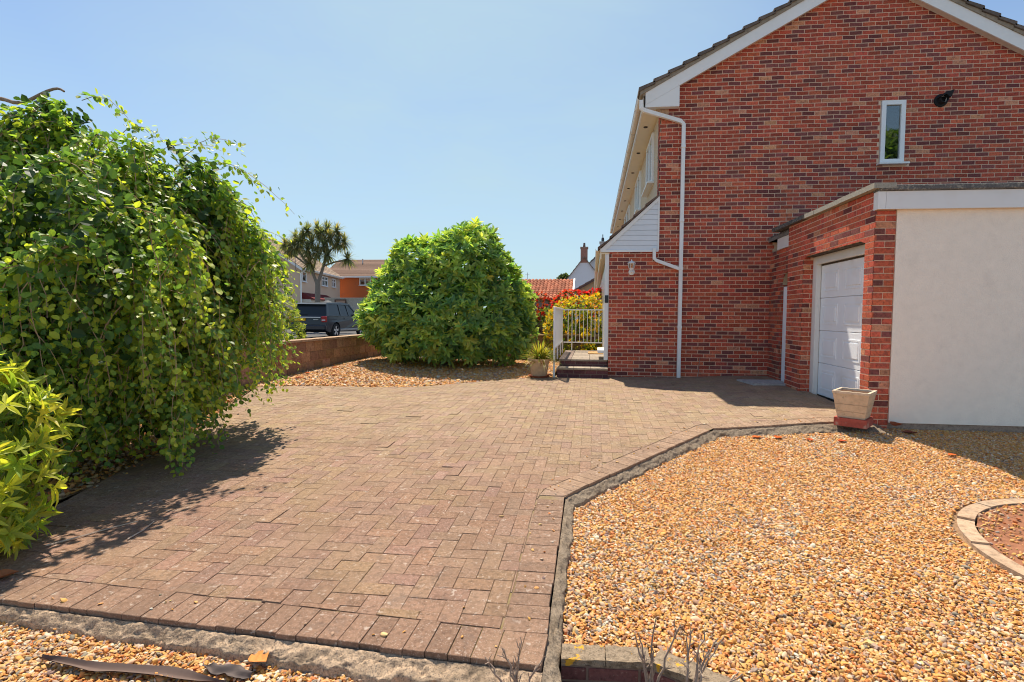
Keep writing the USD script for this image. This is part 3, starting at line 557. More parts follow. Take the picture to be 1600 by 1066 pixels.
m = MB(); m.box((AXW + .03, 9.11, .02), (AXW + .07, 9.60, 1.72), (.90, .92, .94)); m.build('side_door', 'white_upvc', garage)

# concrete slab at the side door
m = MB(); m.prism([(2.62, 9.60), (2.74, 9.02), (3.35, 9.02), (3.35, 9.60)], (0, 0, 0), ex, ey, ez, float(zd(3, 9.3)) - .05, float(zd(3, 9.3)) + .022, (.42, .41, .39))
tag(m.build('concrete_slab', 'concrete'), 'pale grey concrete slab on the paving by the arched side passage', 'slab')
# cane leaning on the gable
m = MB(); m.tube([(2.035, GY - .11, float(zd(2.03, GY - .11))), (2.06, GY - .06, .2), (2.085, GY - .022, .38)], .006, 6, (.25, .2, .17)); tag(m.build('garden_cane', 'bark'), 'thin grey cane leaning on the foot of the brick gable', 'cane')
# carriage lamp
lamp = thing('wall_lantern', 'white carriage lantern on the brick wall beside the porch', 'lantern', (.74, GY, 2.1)); lx, ly = .735, GY - .12
m = MB(); ring(m, (lx + .01, GY - .002, 2.045), -ey, [(0, 0), (.06, 0), (.06, .012), (.03, .03), (0, .03)], W); m.tube([(lx, GY - .02, 2.05), (lx, GY - .08, 2.03), (lx, ly, 2.05), (lx, ly, 2.09)], .012, 8, W); m.build('bracket', 'white_upvc', lamp)
m = MB(); m.lathe([(0, 2.26), (.008, 2.26), (.012, 2.235), (.05, 2.215), (.078, 2.19), (.075, 2.18), (0, 2.18)], (lx, ly, .02), 6, W); m.lathe([(0, 2.06), (.035, 2.06), (.048, 2.085), (0, 2.085)], (lx, ly, .02), 6, W); m.build('cap', 'white_upvc', lamp)
for k in range(6):
    a = k * math.pi / 3; m = MB(); m.tube([(lx + .045 * math.cos(a), ly + .045 * math.sin(a), 2.10), (lx + .07 * math.cos(a), ly + .07 * math.sin(a), 2.205)], .005, 5, W); m.build('bar', 'white_upvc', lamp)
m = MB(); m.lathe([(.04, 2.085), (.064, 2.18)], (lx, ly, .02), 6); m.build('glass_shade', 'glass', lamp)

# ------------------------------------------------------------------ entrance steps, railings, mat
steps = thing('entrance_steps', 'brick entrance steps with pale slab treads beside the porch', 'steps', (-.2, 10.5, 0)); r = RS(41)
dk = lambda q: np.array([.11, .045, .05]) * q.uniform(.7, 1.5)
m = MB(); m.box((-.685, 9.98, -.1), (.30, 10.35, .125), (.2, .15, .12)); m.box((-.66, 10.32, -.1), (.30, 12.9, .265), (.2, .15, .12)); core = m.build('riser_core', 'mortar', steps)
RB = lay(sbox(-.69, -.06, .30, .125), (0, 9.98, 0), ex, -ey, r, u0=-.7, z0=-.04, colour=dk, H=.082) + lay(sbox(-.665, .15, .30, .265), (0, 10.32, 0), ex, -ey, r, u0=-.67, z0=.13, colour=dk, H=.07)
RB += lay(sbox(-12.9, -.06, -10.35, .26), (-.66, 0, 0), -ey, -ex, r, z0=-.04, colour=dk)
pieces(RB, 'brick', 'brickwork', 'brick', core)
for k in range(3): 
    m = MB(); m.box((-.70 + k * .335, 9.955, .127), (-.70 + k * .335 + .331, 10.318, .165), np.array([.40, .33, .25]) * r.uniform(.9, 1.1), ch=.005); m.build('tread_slab', 'concrete', steps)
xsl = [-.68, -.43, -.06, .30]
for i in range(3):
    for j in range(6):
        m = MB(); c = np.array([.34, .28, .22]) if i else np.array([.25, .19, .16]); m.box((xsl[i] + .003, 10.30 + j * .44, .267), (xsl[i + 1] - .003, 10.30 + j * .44 + .434, .305), c * r.uniform(.88, 1.12), ch=.004); m.build('landing_slab', 'concrete', steps)
mat_y = onmat = 12.0
m = MB(); m.box((-.10, 11.75, .307), (.24, 12.45, .325), (.50, .30, .14), ch=.004); tag(m.build('door_mat', 'soil'), 'tan coir door mat on the slab landing', 'door mat')
rail = thing('metal_railing', 'white metal railing running back along the steps, nearest the round pot', 'railing', (-.73, 11, 0), 'white railings round the steps'); WR = (.74, .72, .70)
y0, y1, xr = 9.95, 12.72, -.745
m = MB(); m.box((xr - .02, y0, -.06), (xr + .02, y0 + .045, 1.35), W, ch=.004); m.build('post', 'white_upvc', rail)
for y in (10.9, 11.9, y1):
    m = MB(); m.box((xr - .015, y, .25), (xr + .015, y + .03, .56), WR); m.build('post', 'white_upvc', rail)
m = MB(); m.box((xr - .025, y0 + .047, 1.315), (xr + .025, y1 + .03, 1.355), W, ch=.006); m.build('top_rail', 'white_upvc', rail)
m = MB(); m.box((xr - .015, y0 + .047, .53), (xr + .015, y1 + .03, .56), WR); m.build('bottom_rail', 'white_upvc', rail)
for y in np.arange(y0 + .12, y1, .075):
    m = MB(); m.box((xr - .008, y, .56), (xr + .008, y + .016, 1.316), WR); m.build('bar', 'white_upvc', rail)
rail2 = thing('metal_railing', 'white metal railing across the back of the landing before the yellow bush', 'railing', (-.2, 12.78, 0), 'white railings round the steps'); yb = 12.78
m = MB(); m.box((-.72, yb - .015, 1.315), (.26, yb + .015, 1.345), W); m.build('top_rail', 'white_upvc', rail2)
m = MB(); m.box((-.72, yb - .014, .50), (.26, yb + .014, .527), W); m.build('bottom_rail', 'white_upvc', rail2)
for k, x in enumerate(np.linspace(-.61, .245, 10)):
    m = MB(); m.box((x - .008, yb - .008, .527), (x + .008, yb + .008, 1.316), W); m.build('bar', 'white_upvc', rail2)
m = MB(); m.box((-.53, yb - .012, .25), (-.505, yb + .012, .50), W); m.build('post', 'white_upvc', rail2)

# ------------------------------------------------------------------ pots
ang = math.radians(-38); Rz = np.array([[math.cos(ang), -math.sin(ang), 0], [math.sin(ang), math.cos(ang), 0], [0, 0, 1]])
pc = np.array([3.045, 6.28, 0]); gz = float(zd(3.04, 6.2)) - .012
def frustum(m, z0, z1, h0, h1, c, hole=None):
    q = np.array([(-1, -1), (1, -1), (1, 1), (-1, 1)], float)
    rings = [(q * h0, z0), (q * h1, z1)]
    if hole: rings += [(q * (h1 - hole), z1), (q * (h0 - hole), z0 + .004)]
    V = np.vstack([np.column_stack([a, np.full(4, z)]) for a, z in rings]); F = []
    for k in range(len(rings) - 1):
        for i in range(4): F.append([4 * k + i, 4 * k + (i + 1) % 4, 4 * k + 4 + (i + 1) % 4, 4 * k + 4 + i])
    F.append([3, 2, 1, 0]); e = 4 * (len(rings) - 1); F.append([e, e + 1, e + 2, e + 3])
    m.add(V @ Rz.T + pc, F, c)
m = MB(); frustum(m, gz, gz + .095, .165, .165, (.36, .085, .06)); tag(m.build('clay_block', 'clay'), 'red clay block under the square cream planter', 'block')
pot = thing('square_planter', 'square tapered cream planter standing at the brick garage corner', 'planter', (pc[0], pc[1], gz + .096))
m = MB(); frustum(m, gz + .096, gz + .40, .135, .185, (.56, .42, .27), None); 
m = MB(); cr = (.58, .44, .29)
frustum(m, gz + .097, gz + .17, .138, .150, cr); frustum(m, gz + .173, gz + .255, .1505, .164, cr); frustum(m, gz + .258, gz + .375, .1645, .182, cr); m.build('body', 'cream_pot', pot)
m = MB(); frustum(m, gz + .375, gz + .405, .187, .19, (.62, .50, .36), .028); m.build('rim', 'cream_pot', pot)
m = MB(); frustum(m, gz + .376, gz + .386, .155, .155, (.12, .07, .045)); m.build('earth', 'soil', pot)
p2 = np.array([-1.04, 9.99, float(zd(-1.04, 9.99)) - .02]); pot2 = thing('round_pot', 'round tapered terracotta cream pot between the bush and the steps', 'pot', p2)
m = MB(); m.lathe([(0, .05), (.15, .05), (.165, .12), (.20, .33), (.225, .34), (.235, .385), (.21, .385), (.20, .34), (.17, .30), (0, .30)], p2, 28, (.52, .36, .22)); m.build('body', 'cream_pot', pot2, smooth=35)
m = MB(); m.lathe([(0, 0), (.16, 0), (.205, .055), (.19, .055), (.15, .03), (0, .03)], p2, 24, (.34, .10, .05)); m.build('saucer', 'clay', pot2, smooth=35)
m = MB(); m.lathe([(0, .345), (.195, .335)], p2, 16, (.08, .05, .03)); m.build('earth', 'soil', pot2)
def blades(P, n, length, spread, wid, cols, r, droop=.5, seg=4):
    """Arching strap leaves from P; returns list of (verts, faces, colour)."""
    out = []
    for k in range(n):
        az, L, el = r.uniform(0, 2 * math.pi), length * r.uniform(.6, 1.15), r.uniform(spread[0], spread[1]); d = np.array([math.cos(az), math.sin(az), 0]); s = np.array([-math.sin(az), math.cos(az), 0])
        t = np.linspace(0, 1, seg + 1); path = np.asarray(P) + L * (np.outer(t, d) * math.cos(el) + np.outer(t * math.sin(el) - droop * t ** 2 * math.cos(el), ez)); w = wid * np.sqrt(np.maximum(1 - t ** 2, 0))[:, None] * (0.5 + .5 * np.minimum(1, t * 4))[:, None] * s
        V = np.vstack([path - w, path + w, path - w * 0 + ez * -.15 * wid]); m = seg + 1; F = []
        for i in range(seg): F += [[i, i + 1, 2 * m + i + 1], [i, 2 * m + i + 1, 2 * m + i], [2 * m + i, 2 * m + i + 1, m + i + 1], [2 * m + i, m + i + 1, m + i]]
        out.append((V, np.array(F), cols(r)))
    return out
r = RS(43); sp = thing('strap_leaf_plant', 'arching yellow green strap leaf plant in the round pot', 'plant', p2 + ez * .35)
yg = lambda q: np.array([.34, .36, .07]) * q.uniform(.6, 1.3) * np.array([q.uniform(.7, 1.5), 1, 1])
pieces(blades(p2 + ez * .34, 190, .50, (.3, 1.35), .012, yg, r, .55) + blades(p2 + np.array([.08, -.02, .34]), 90, .45, (.2, 1.3), .011, yg, r, .6), 'leaf', 'leaf_tuft', 'leaf', sp, 150)

# ------------------------------------------------------------------ garden walls
def block_wall(name, label, O, U, N, length, courses, H, L, face, cap, capc, seed, thick=.2, zs=0.0, group=None, captone='concrete'):
    O, U, N = (np.asarray(a, float) for a in (O, U, N)); w = thing(name, label, 'wall', O, group or 'garden walls'); r = RS(seed)
    top = zs + courses * H; m = MB(); m.prism(sbox(0, -.4, length, top), O, U, ez, N, -thick, -.004, np.array(face) * 1.15); core = m.build('core', 'mortar', w)
    B = lay(sbox(0, zs - H, length, top), O, U, N, r, u0=0, z0=zs, L=L, H=H, joint=.012, proud=.004, back=.03, colour=lambda q: np.array(face) * q.uniform(.72, 1.25) * np.array([1, q.uniform(.92, 1.05), q.uniform(.85, 1.1)]))
    pieces(B, 'block', 'blockwork', 'brick', core)
    n = int(length / .62)
    for k in range(n):
        m = MB(); m.prism(sbox(k * length / n + .002, top, (k + 1) * length / n - .002, top + cap), O, U, ez, N, -thick - .03, .03, np.array(capc) * r.uniform(.9, 1.1)); m.build('coping_stone', captone, w)
block_wall('garden_wall', 'long brown block garden wall below the parked black car', (-5.6, 3.6, 0), ey, ex, 10.0, 3, .20, .31, (.36, .215, .125), .042, (.44, .30, .19), 51, zs=.035)
block_wall('garden_wall', 'brown block wall with tan coping behind the round pot', (-5.38, 14.0, 0), ex, -ey, 6.4, 3, .205, .42, (.25, .16, .085), .045, (.42, .29, .15), 52, zs=.0)
block_wall('garden_wall', 'dark grey stone wall under the small yellow green shrub', (-3.3, 15.6, 0), ex, -ey, 4.2, 4, .215, .44, (.17, .13, .115), .05, (.2, .16, .14), 53, zs=.02)

# ------------------------------------------------------------------ plants
def cmix(r, n, cols, w, jit=.18):
    c = np.array(cols)[r.choice(len(cols), n, p=np.array(w) / np.sum(w))]; return np.clip(c * r.uniform(1 - jit, 1 + jit, (n, 1)) * r.uniform(.93, 1.07, (n, 3)), .004, .9)
def unit(v): return v / (np.linalg.norm(v, axis=-1, keepdims=True) + 1e-9)
# the weeping tree at the left
wt = thing('weeping_tree', 'large weeping tree with hanging leafy shoots beside the driveway', 'tree', (-6.15, 5.0, float(zd(-6.15, 5.0)))); r = RS(61)
BARK = (.30, .215, .15)
limbs = [([(-6.15, 5.0, -.3), (-6.2, 5.0, .6), (-6.05, 4.95, 1.4), (-6.15, 4.9, 2.1), (-5.95, 4.8, 2.7)], [.17, .15, .14, .12, .10]),
         ([(-5.95, 4.8, 2.7), (-5.78, 4.35, 2.95), (-5.55, 4.1, 2.80), (-5.35, 3.9, 2.45), (-5.15, 3.75, 2.0)], [.10, .075, .05, .04, .025]),
         ([(-6.1, 4.6, 2.55), (-5.75, 4.35, 2.72), (-5.55, 4.2, 2.42), (-5.35, 4.0, 2.1), (-5.1, 3.8, 1.7)], [.10, .09, .06, .045, .025]),
         ([(-6.5, 4.75, 3.3), (-6.1, 4.72, 3.36), (-5.75, 4.7, 3.30), (-5.5, 4.7, 3.38), (-5.3, 4.7, 3.38)], [.035, .02, .018, .015, .01]),
         ([(-5.95, 4.9, 2.4), (-5.4, 5.0, 2.35), (-4.9, 5.1, 2.42), (-4.4, 5.1, 2.35), (-4.0, 5.1, 2.0)], [.09, .07, .055, .04, .02]),
         ([(-5.0, 5.1, 2.4), (-4.6, 4.8, 2.3), (-4.35, 4.5, 1.9), (-4.2, 4.4, 1.5), (-4.15, 4.35, 1.1)], [.05, .04, .03, .02, .012]),
         ([(-6.05, 5.1, 2.0), (-5.6, 5.7, 2.5), (-5.0, 6.1, 2.5), (-4.4, 6.3, 2.1)], [.09, .06, .045, .02])]
for k, (p, q) in enumerate(limbs):
    p = np.array(p, float); t = np.linspace(0, 1, len(p)); tt = np.linspace(0, 1, 22)
    from scipy.interpolate import CubicSpline
    P = CubicSpline(t, p)(tt) + .03 * (meshkit.noise(np.column_stack([tt * 9, tt * 0 + k, tt * 0]))[:, None] - .5); m = MB(); m.tube(P, np.interp(tt, t, q), 10, BARK); m.build('trunk' if k == 0 else 'limb', 'bark', wt, smooth=True)
LOBES = [((-6.2, 4.9, 2.62), (.8, .9, .70), .8), ((-5.45, 4.65, 2.80), (.58, .6, .60), .9), ((-4.95, 4.75, 2.35), (.5, .6, .45), .7), ((-4.45, 5.0, 2.50), (.62, .65, .50), 1.0), ((-4.02, 5.0, 2.10), (.40, .6, .55), 1.0), ((-5.15, 3.95, 1.85), (.62, .4, .52), .8), ((-5.9, 4.1, 1.9), (.7, .45, .7), .8), ((-4.45, 4.3, 1.65), (.42, .4, .45), .7), ((-5.2, 5.9, 1.9), (1.0, .8, .8), .5), ((-4.35, 5.6, 1.8), (.5, .6, .6), .5), ((-4.75, 5.0, 2.45), (.5, .5, .45), .5), ((-4.62, 4.2, 1.0), (.45, .35, .5), .8), ((-5.05, 3.8, 1.05), (.6, .3, .5), .9), ((-5.6, 3.85, 1.1), (.6, .4, .6), .8), ((-4.3, 4.75, 1.2), (.35, .45, .5), .9), ((-4.05, 5.1, 1.45), (.28, .4, .45), .6), ((-4.3, 4.55, .75), (.3, .3, .4), .8), ((-4.75, 4.1, .6), (.5, .3, .35), .8), ((-4.5, 3.65, 2.1), (.45, .3, .4), .45), ((-4.05, 3.75, 1.75), (.35, .25, .35), .30), ((-5.35, 4.7, 3.12), (.28, .3, .16), .40), ((-3.75, 3.5, 1.95), (.35, .25, .35), .22), ((-3.45, 3.3, 1.55), (.28, .22, .3), .16)]
def droop(p, v, n, r, grav, zmin, jit=.006):
    path = [p.copy()]
    for q in range(n):
        v = v * .94 + np.array([0, 0, -grav]) + r.normal(0, jit, 3); k = np.linalg.norm(v); v = v * (.05 / k if k > .05 else 1); p = p + v
        if p[2] < zmin: break
        path.append(p.copy())
    return np.array(path)
def shoots(N, r):
    """Arching boughs from inside each part of the crown, each with its own curtain of hanging shoots."""
    out = []; w = np.array([l[2] for l in LOBES]); w = w / w.sum()
    for i in range(N):
        L = LOBES[r.choice(len(LOBES), p=w)]; c, R = np.array(L[0]), np.array(L[1]); d = unit(r.normal(size=3)); d[2] = abs(d[2]) * r.choice([1.2, .6, .1]); d = unit(d)
        if r.rand() < .35: d = unit(d + np.array([.25, -.7, .0]))
        bough = droop(c + R * d * r.uniform(.35, .7), unit(d * [1, 1, .6] + r.normal(0, .25, 3)) * .045, int(r.uniform(12, 22)), r, .0040, float(zd(c[0], c[1])) + .5)
        if len(bough) < 8: continue
        out.append(bough); low = r.uniform(.25, .6) if bough[-1][0] > -3.85 and bough[-1][1] > 4.2 else float(zd(*bough[-1][:2])) + r.uniform(.02, .6)
        for k in range(3, len(bough)):
            for _ in range(r.choice([0, 1, 1, 2])):
                v = unit(r.normal(0, .8, 3) + unit(bough[k] - bough[k - 1]) * .8) * .04; v[2] = min(v[2], .02); sh = droop(bough[k], v, int(r.uniform(5, 26) if r.rand() < .75 else r.uniform(20, 44)), r, .0075, low)
                if len(sh) > 4: out.append(sh)
    return out
SH = shoots(182, r)
in_crown = lambda p: ((p[:, 0] + 4.95) / 1.78) ** 2 + ((p[:, 1] - 4.6) / 1.95) ** 2 < 1
SH = [p[:int(np.argmin(in_crown(p)))] if not in_crown(p).all() and p[0, 0] > -4.9 else p for p in SH]; SH = [p for p in SH if len(p) > 4]
# a few long shoots that stand out against the sky
for s, e in (((-4.05, 5.0, 2.75), (-3.0, 5.0, 2.15)), ((-4.2, 4.9, 2.75), (-3.45, 4.8, 2.8)), ((-4.0, 5.0, 2.7), (-3.3, 4.9, 2.35)), ((-4.6, 4.7, 2.6), (-3.55, 4.7, 2.75)), ((-5.2, 4.8, 3.35), (-4.55, 4.8, 2.95)), ((-4.9, 4.9, 3.0), (-4.3, 4.9, 2.85))):
    t = np.linspace(0, 1, 22)[:, None]; SH.append(np.array(s) + (np.array(e) - np.array(s)) * t + ez * .16 * np.sin(t * np.pi) + r.normal(0, .006, (22, 3)))
P, D, Nn, Ls, Cs = [], [], [], [], []
tw = MB()
for path in SH:
    t = np.gradient(path, axis=0); t = unit(t); tw.tube(path[::2], np.linspace(.0045, .0018, len(path[::2])), 3, np.array([.40, .27, .17]), cap=False) if len(path) > 6 else None
    n = len(path); rep = 2; idx = np.repeat(np.arange(n), rep); side = unit(np.cross(t[idx], r.normal(size=(n * rep, 3))))
    c0 = np.array([-5.1, 4.8, 1.2]); out = unit((path[idx] - c0) * np.array([1, 1, .3]))
    P.append(path[idx] + r.normal(0, .034, (n * rep, 3))); D.append(unit(side * .9 + t[idx] * .3 + np.array([0, 0, -.55]) + out * .25 + r.normal(0, .25, (n * rep, 3)))); Nn.append(unit(out * .8 + np.array([0, 0, 1.1]) + r.normal(0, .5, (n * rep, 3))))
    hue = r.rand(); f = np.linspace(0, 1, n)[idx]
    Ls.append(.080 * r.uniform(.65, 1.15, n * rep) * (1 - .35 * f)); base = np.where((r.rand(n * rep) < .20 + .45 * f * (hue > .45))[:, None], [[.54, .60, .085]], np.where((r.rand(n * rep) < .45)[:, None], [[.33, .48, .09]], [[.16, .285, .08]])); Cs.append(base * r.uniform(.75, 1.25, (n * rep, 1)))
ni = 9500
L = r.choice(len(LOBES), ni, p=np.array([l[2] for l in LOBES]) / sum(l[2] for l in LOBES)); c = np.array([LOBES[k][0] for k in L]); R = np.array([LOBES[k][1] for k in L]); d = unit(r.normal(size=(ni, 3))); q = c + R * d * (r.uniform(.25, .9, (ni, 1)) ** .6); drop = r.rand(ni) < .5
q[:, 2] = np.where(drop, q[:, 2] - r.uniform(0, 1.4, ni), q[:, 2]); lowlim = np.where((q[:, 0] > -4.1), .75, zd(q[:, 0], q[:, 1]) + .1); ok = (q[:, 2] > lowlim) & (in_crown(q) | (q[:, 0] < -4.9)); q, d = q[ok], d[ok]; ni = len(q)
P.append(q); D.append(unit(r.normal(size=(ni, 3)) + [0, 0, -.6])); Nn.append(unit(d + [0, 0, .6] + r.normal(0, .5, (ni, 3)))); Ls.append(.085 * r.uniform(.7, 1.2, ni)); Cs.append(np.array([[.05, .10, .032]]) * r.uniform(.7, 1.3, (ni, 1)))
P, D, Nn, Ls, Cs = np.vstack(P), np.vstack(D), np.vstack(Nn), np.concatenate(Ls), np.vstack(Cs)
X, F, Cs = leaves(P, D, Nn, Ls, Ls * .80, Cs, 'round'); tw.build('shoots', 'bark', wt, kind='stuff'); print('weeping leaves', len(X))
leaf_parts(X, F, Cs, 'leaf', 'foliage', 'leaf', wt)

# rosette shrubs
def rosettes(S, Nrm, r, per, length, asp, tilt, cols, w, kind, up=.35, tipcol=None):
    n = len(S); N2 = unit(Nrm + np.array([0, 0, up]) + r.normal(0, .28, (n, 3))); ref = unit(np.cross(N2, r.normal(size=(n, 3)))); b = np.cross(N2, ref); P, D, NN, L, C = [], [], [], [], []
    base = cmix(r, n, cols, w)
    for k in range(per):
        a = 2 * np.pi * k / per * 1.0 + r.uniform(-.3, .3, n) + k * .4; rad = np.cos(a)[:, None] * ref + np.sin(a)[:, None] * b; tl = (tilt * r.uniform(.4, 1.5, n))[:, None]
        d = unit(rad * np.sin(tl) + N2 * np.cos(tl)); P.append(S + N2 * (k * .004)); D.append(d); NN.append(unit(N2 * np.sin(tl) - rad * np.cos(tl) + 1e-3)); L.append(length * r.uniform(.7, 1.15, n)); C.append(base * r.uniform(.8, 1.25, (n, 1)))
    L = np.concatenate(L); return leaves(np.vstack(P), np.vstack(D), np.vstack(NN), L, L * asp, np.vstack(C), kind)
def dome(lobes, n, r, lo, shrink=1.0, zmin=0.0, rough=.22):
    """Points on the skin of a union of ellipsoids, with normals."""
    A = np.array([R[0] * R[1] + R[0] * R[2] for _, R in lobes]); S, N = [], []
    k = r.choice(len(lobes), n * 4, p=A / A.sum()); c = np.array([l[0] for l in lobes])[k]; R = np.array([l[1] for l in lobes])[k] * shrink; d = unit(r.normal(size=(n * 4, 3)))
    p = c + R * d; p += d * (rough * (meshkit.fbm(p * 1.9, 3) - .5))[:, None]; nr = unit(d / R); ok = p[:, 2] > zmin
    for j, (cc, RR) in enumerate(lobes): ok &= (k == j) | ((((p - cc) / (np.array(RR) * shrink * .93)) ** 2).sum(1) > 1)
    return p[ok][:n], nr[ok][:n]
def shrub(name, label, lobes, n, per, length, asp, tilt, cols, w, seed, kind='laurel', material='glossy_leaf', zmin=.05, loc=None, group=None, limit=300, stems=5, inner=.35, up=.35, cat='shrub', rough=.22):
    r = RS(seed); c = np.mean([l[0] for l in lobes], axis=0); loc = loc or (c[0], c[1], float(zd(c[0], c[1]))); t = thing(name, label, cat, loc, group)
    S, N = dome(lobes, n, r, 0, 1.0, zmin, rough); S = S + N * (.10 * np.min([l[1] for l in lobes]) * np.maximum(0, r.normal(0, 1, (len(S), 1)) - .6)); S = S - N * (r.rand(len(S), 1) ** 2 * .22 * np.min([l[1] for l in lobes])); X, F, C = rosettes(S, N, r, per, length, asp, tilt, cols, w, kind, up)
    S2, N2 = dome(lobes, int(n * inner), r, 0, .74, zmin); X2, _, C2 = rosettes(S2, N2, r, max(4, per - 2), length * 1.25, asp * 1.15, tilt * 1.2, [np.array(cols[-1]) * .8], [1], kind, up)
    for k in range(stems):
        a = r.uniform(0, 6.28); m = MB(); l = lobes[k % len(lobes)]; top = np.array(l[0]); bx = np.array([loc[0] + .25 * math.cos(a), loc[1] + .25 * math.sin(a), loc[2] - .05]); m.tube([bx, bx + (top - bx) * .4 + r.normal(0, .06, 3), top], [.03, .022, .01], 6, (.20, .15, .11)); m.build('stem', 'bark', t)
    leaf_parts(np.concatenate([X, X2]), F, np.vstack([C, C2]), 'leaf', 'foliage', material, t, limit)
G1 = [(.62, .68, .17), (.43, .56, .15), (.28, .45, .14), (.14, .27, .11)]
shrub('round_bush', 'big rounded glossy green laurel bush on the gravel left of the steps', [((-3.42, 11.75, 1.10), (1.90, 1.45, 1.15)), ((-2.92, 11.6, 2.24), (.90, .95, .92)), ((-4.0, 11.65, 1.92), (.85, .95, .90)), ((-2.2, 11.8, 1.42), (.70, .95, .86)), ((-4.62, 11.8, 1.22), (.72, .95, .88)), ((-1.95, 11.9, .9), (.55, .8, .7))], 2500, 7, .20, .37, 1.05, G1, [.20, .32, .32, .16], 71, zmin=.16, stems=7, up=.8, inner=.15, rough=.5, cat='bush', loc=(-3.4, 11.75, .0))
shrub('yellow_shrub', 'pointed leaf yellow green shrub at the left end of the driveway edge', [((-3.78, 2.58, .28), (.55, .42, .62)), ((-3.72, 2.5, -.02), (.46, .36, .3))], 260, 7, .125, .27, 1.05, [(.78, .70, .11), (.62, .64, .10), (.40, .50, .08), (.22, .32, .06)], [.3, .35, .25, .1], 72, kind='lance', material='leaf', zmin=-.26, stems=4)
shrub('gold_shrub', 'golden yellow variegated shrub behind the white landing railing', [((-.35, 14.1, .75), (1.0, .8, .95)), ((.35, 14.3, .9), (.8, .7, .9)), ((-.75, 14.2, .55), (.5, .6, .75))], 1500, 6, .075, .42, 1.0, [(.78, .48, .02), (.72, .55, .05), (.42, .42, .05), (.16, .22, .04)], [.40, .18, .24, .18], 73, kind='round', material='leaf', zmin=.03, limit=200)
shrub('green_shrub', 'small yellow green shrub on top of the dark grey wall', [((-1.42, 16.0, 1.0), (.42, .4, .38))], 260, 6, .07, .42, 1.0, [(.36, .36, .06), (.2, .27, .05), (.09, .16, .03)], [.45, .3, .25], 74, kind='round', material='leaf', limit=60, zmin=.9, stems=2)
shrub('conifer_shrub', 'tall pale green shrub left of the red flowers', [((-1.02, 16.6, 1.1), (.42, .5, .75))], 420, 6, .07, .3, .9, [(.2, .27, .06), (.11, .2, .04), (.06, .12, .03)], [.3, .4, .3], 75, kind='lance', material='leaf', limit=60, zmin=.1, stems=2)
def flowers(name, label, lobes, n, seed, petal, base, limit=120):
    r = RS(seed); c = np.mean([l[0] for l in lobes], axis=0); t = thing(name, label, 'shrub', (c[0], c[1], 0)); S, N = dome(lobes, n, r, 0, 1.0, .1); X, F, C = rosettes(S, N, r, 5, .09, .4, 1.0, base, [1] * len(base), 'lance')
    m = MB(); m.tube([(c[0], c[1], -.05), (c[0] + .05, c[1], c[2])], [.03, .012], 6, (.2, .15, .1)); m.build('stem', 'bark', t)
    leaf_parts(X, F, C, 'leaf', 'foliage', 'leaf', t, 60)
    up = S[:, 2] > np.quantile(S[:, 2], .35); S, N = S[up] + N[up] * .05, N[up]; X, F, C = rosettes(S, N, r, 7, .08, .6, 1.1, petal, [1] * len(petal), 'round', up=.8); leaf_parts(X, F, C, 'petal', 'blossom', 'petal', t, limit)
RED = [(.72, .04, .02), (.78, .11, .03), (.66, .025, .04)]
flowers('red_flower_shrub', 'scarlet flowering shrub above the golden bush by the porch', [((-.55, 15.6, 1.35), (.65, .5, .52)), ((.35, 15.6, 1.42), (.75, .5, .5)), ((-.1, 15.4, 1.25), (.9, .5, .55))], 620, 81, RED, [(.08, .14, .03), (.05, .09, .025)])
flowers('red_flower_shrub', 'orange red flowering shrub just right of the big round bush', [((-1.62, 15.3, 1.2), (.34, .35, .55))], 110, 82, [(.62, .10, .02), (.55, .05, .02)], [(.06, .08, .03), (.08, .05, .03)])
shrub('hedge_shrub', 'pale yellow green feathery shrub behind the weeping tree by the street', [((-9.25, 14.2, .6), (.72, .8, 1.12))], 520, 6, .10, .3, .9, [(.5, .5, .12), (.36, .40, .09), (.2, .26, .06)], [.4, .35, .25], 76, kind='lance', material='leaf', limit=60, zmin=.05, stems=3)

# cabbage palm in the street
cp = thing('cabbage_palm', 'tall branching cabbage palm rising above the black car', 'palm tree', (-18.0, 32, 0)); r = RS(91); TB = (.23, .19, .155)
def palm_limb(p, q): 
    p = np.array(p, float); m = MB(); m.tube(p, np.interp(np.linspace(0, 1, len(p)), np.linspace(0, 1, len(q)), q), 10, TB); return m
palm_limb([(-18.0, 32, -.3), (-18.02, 32, 1.5), (-17.98, 32, 3.0), (-18.0, 32, 3.4)], [.20, .175, .16, .16]).build('trunk', 'bark', cp, smooth=True)
BR_ = [([(-18.05, 32, 3.2), (-18.35, 31.9, 4.1), (-18.8, 31.8, 4.75), (-19.15, 31.8, 5.3)], (.11, .07)), ([(-17.95, 32, 3.2), (-17.65, 32.1, 4.2), (-17.45, 32.2, 5.1), (-17.4, 32.2, 5.8)], (.11, .07)), ([(-18.4, 31.9, 4.2), (-19.2, 31.9, 4.75), (-19.9, 32, 5.2)], (.065, .045)), ([(-17.6, 32.1, 4.3), (-16.9, 32.1, 4.55), (-15.95, 32, 4.7)], (.065, .045)), ([(-17.55, 32.1, 4.8), (-17.0, 31.9, 5.3), (-16.5, 31.9, 5.7)], (.065, .045)), ([(-18.3, 32, 4.0), (-18.1, 32.2, 5.0), (-18.0, 32.2, 5.7)], (.065, .045)), ([(-18.2, 32, 3.9), (-18.3, 31.6, 4.4)], (.06, .04))]
for p, q in BR_: palm_limb(p, q).build('branch', 'bark', cp, smooth=True)
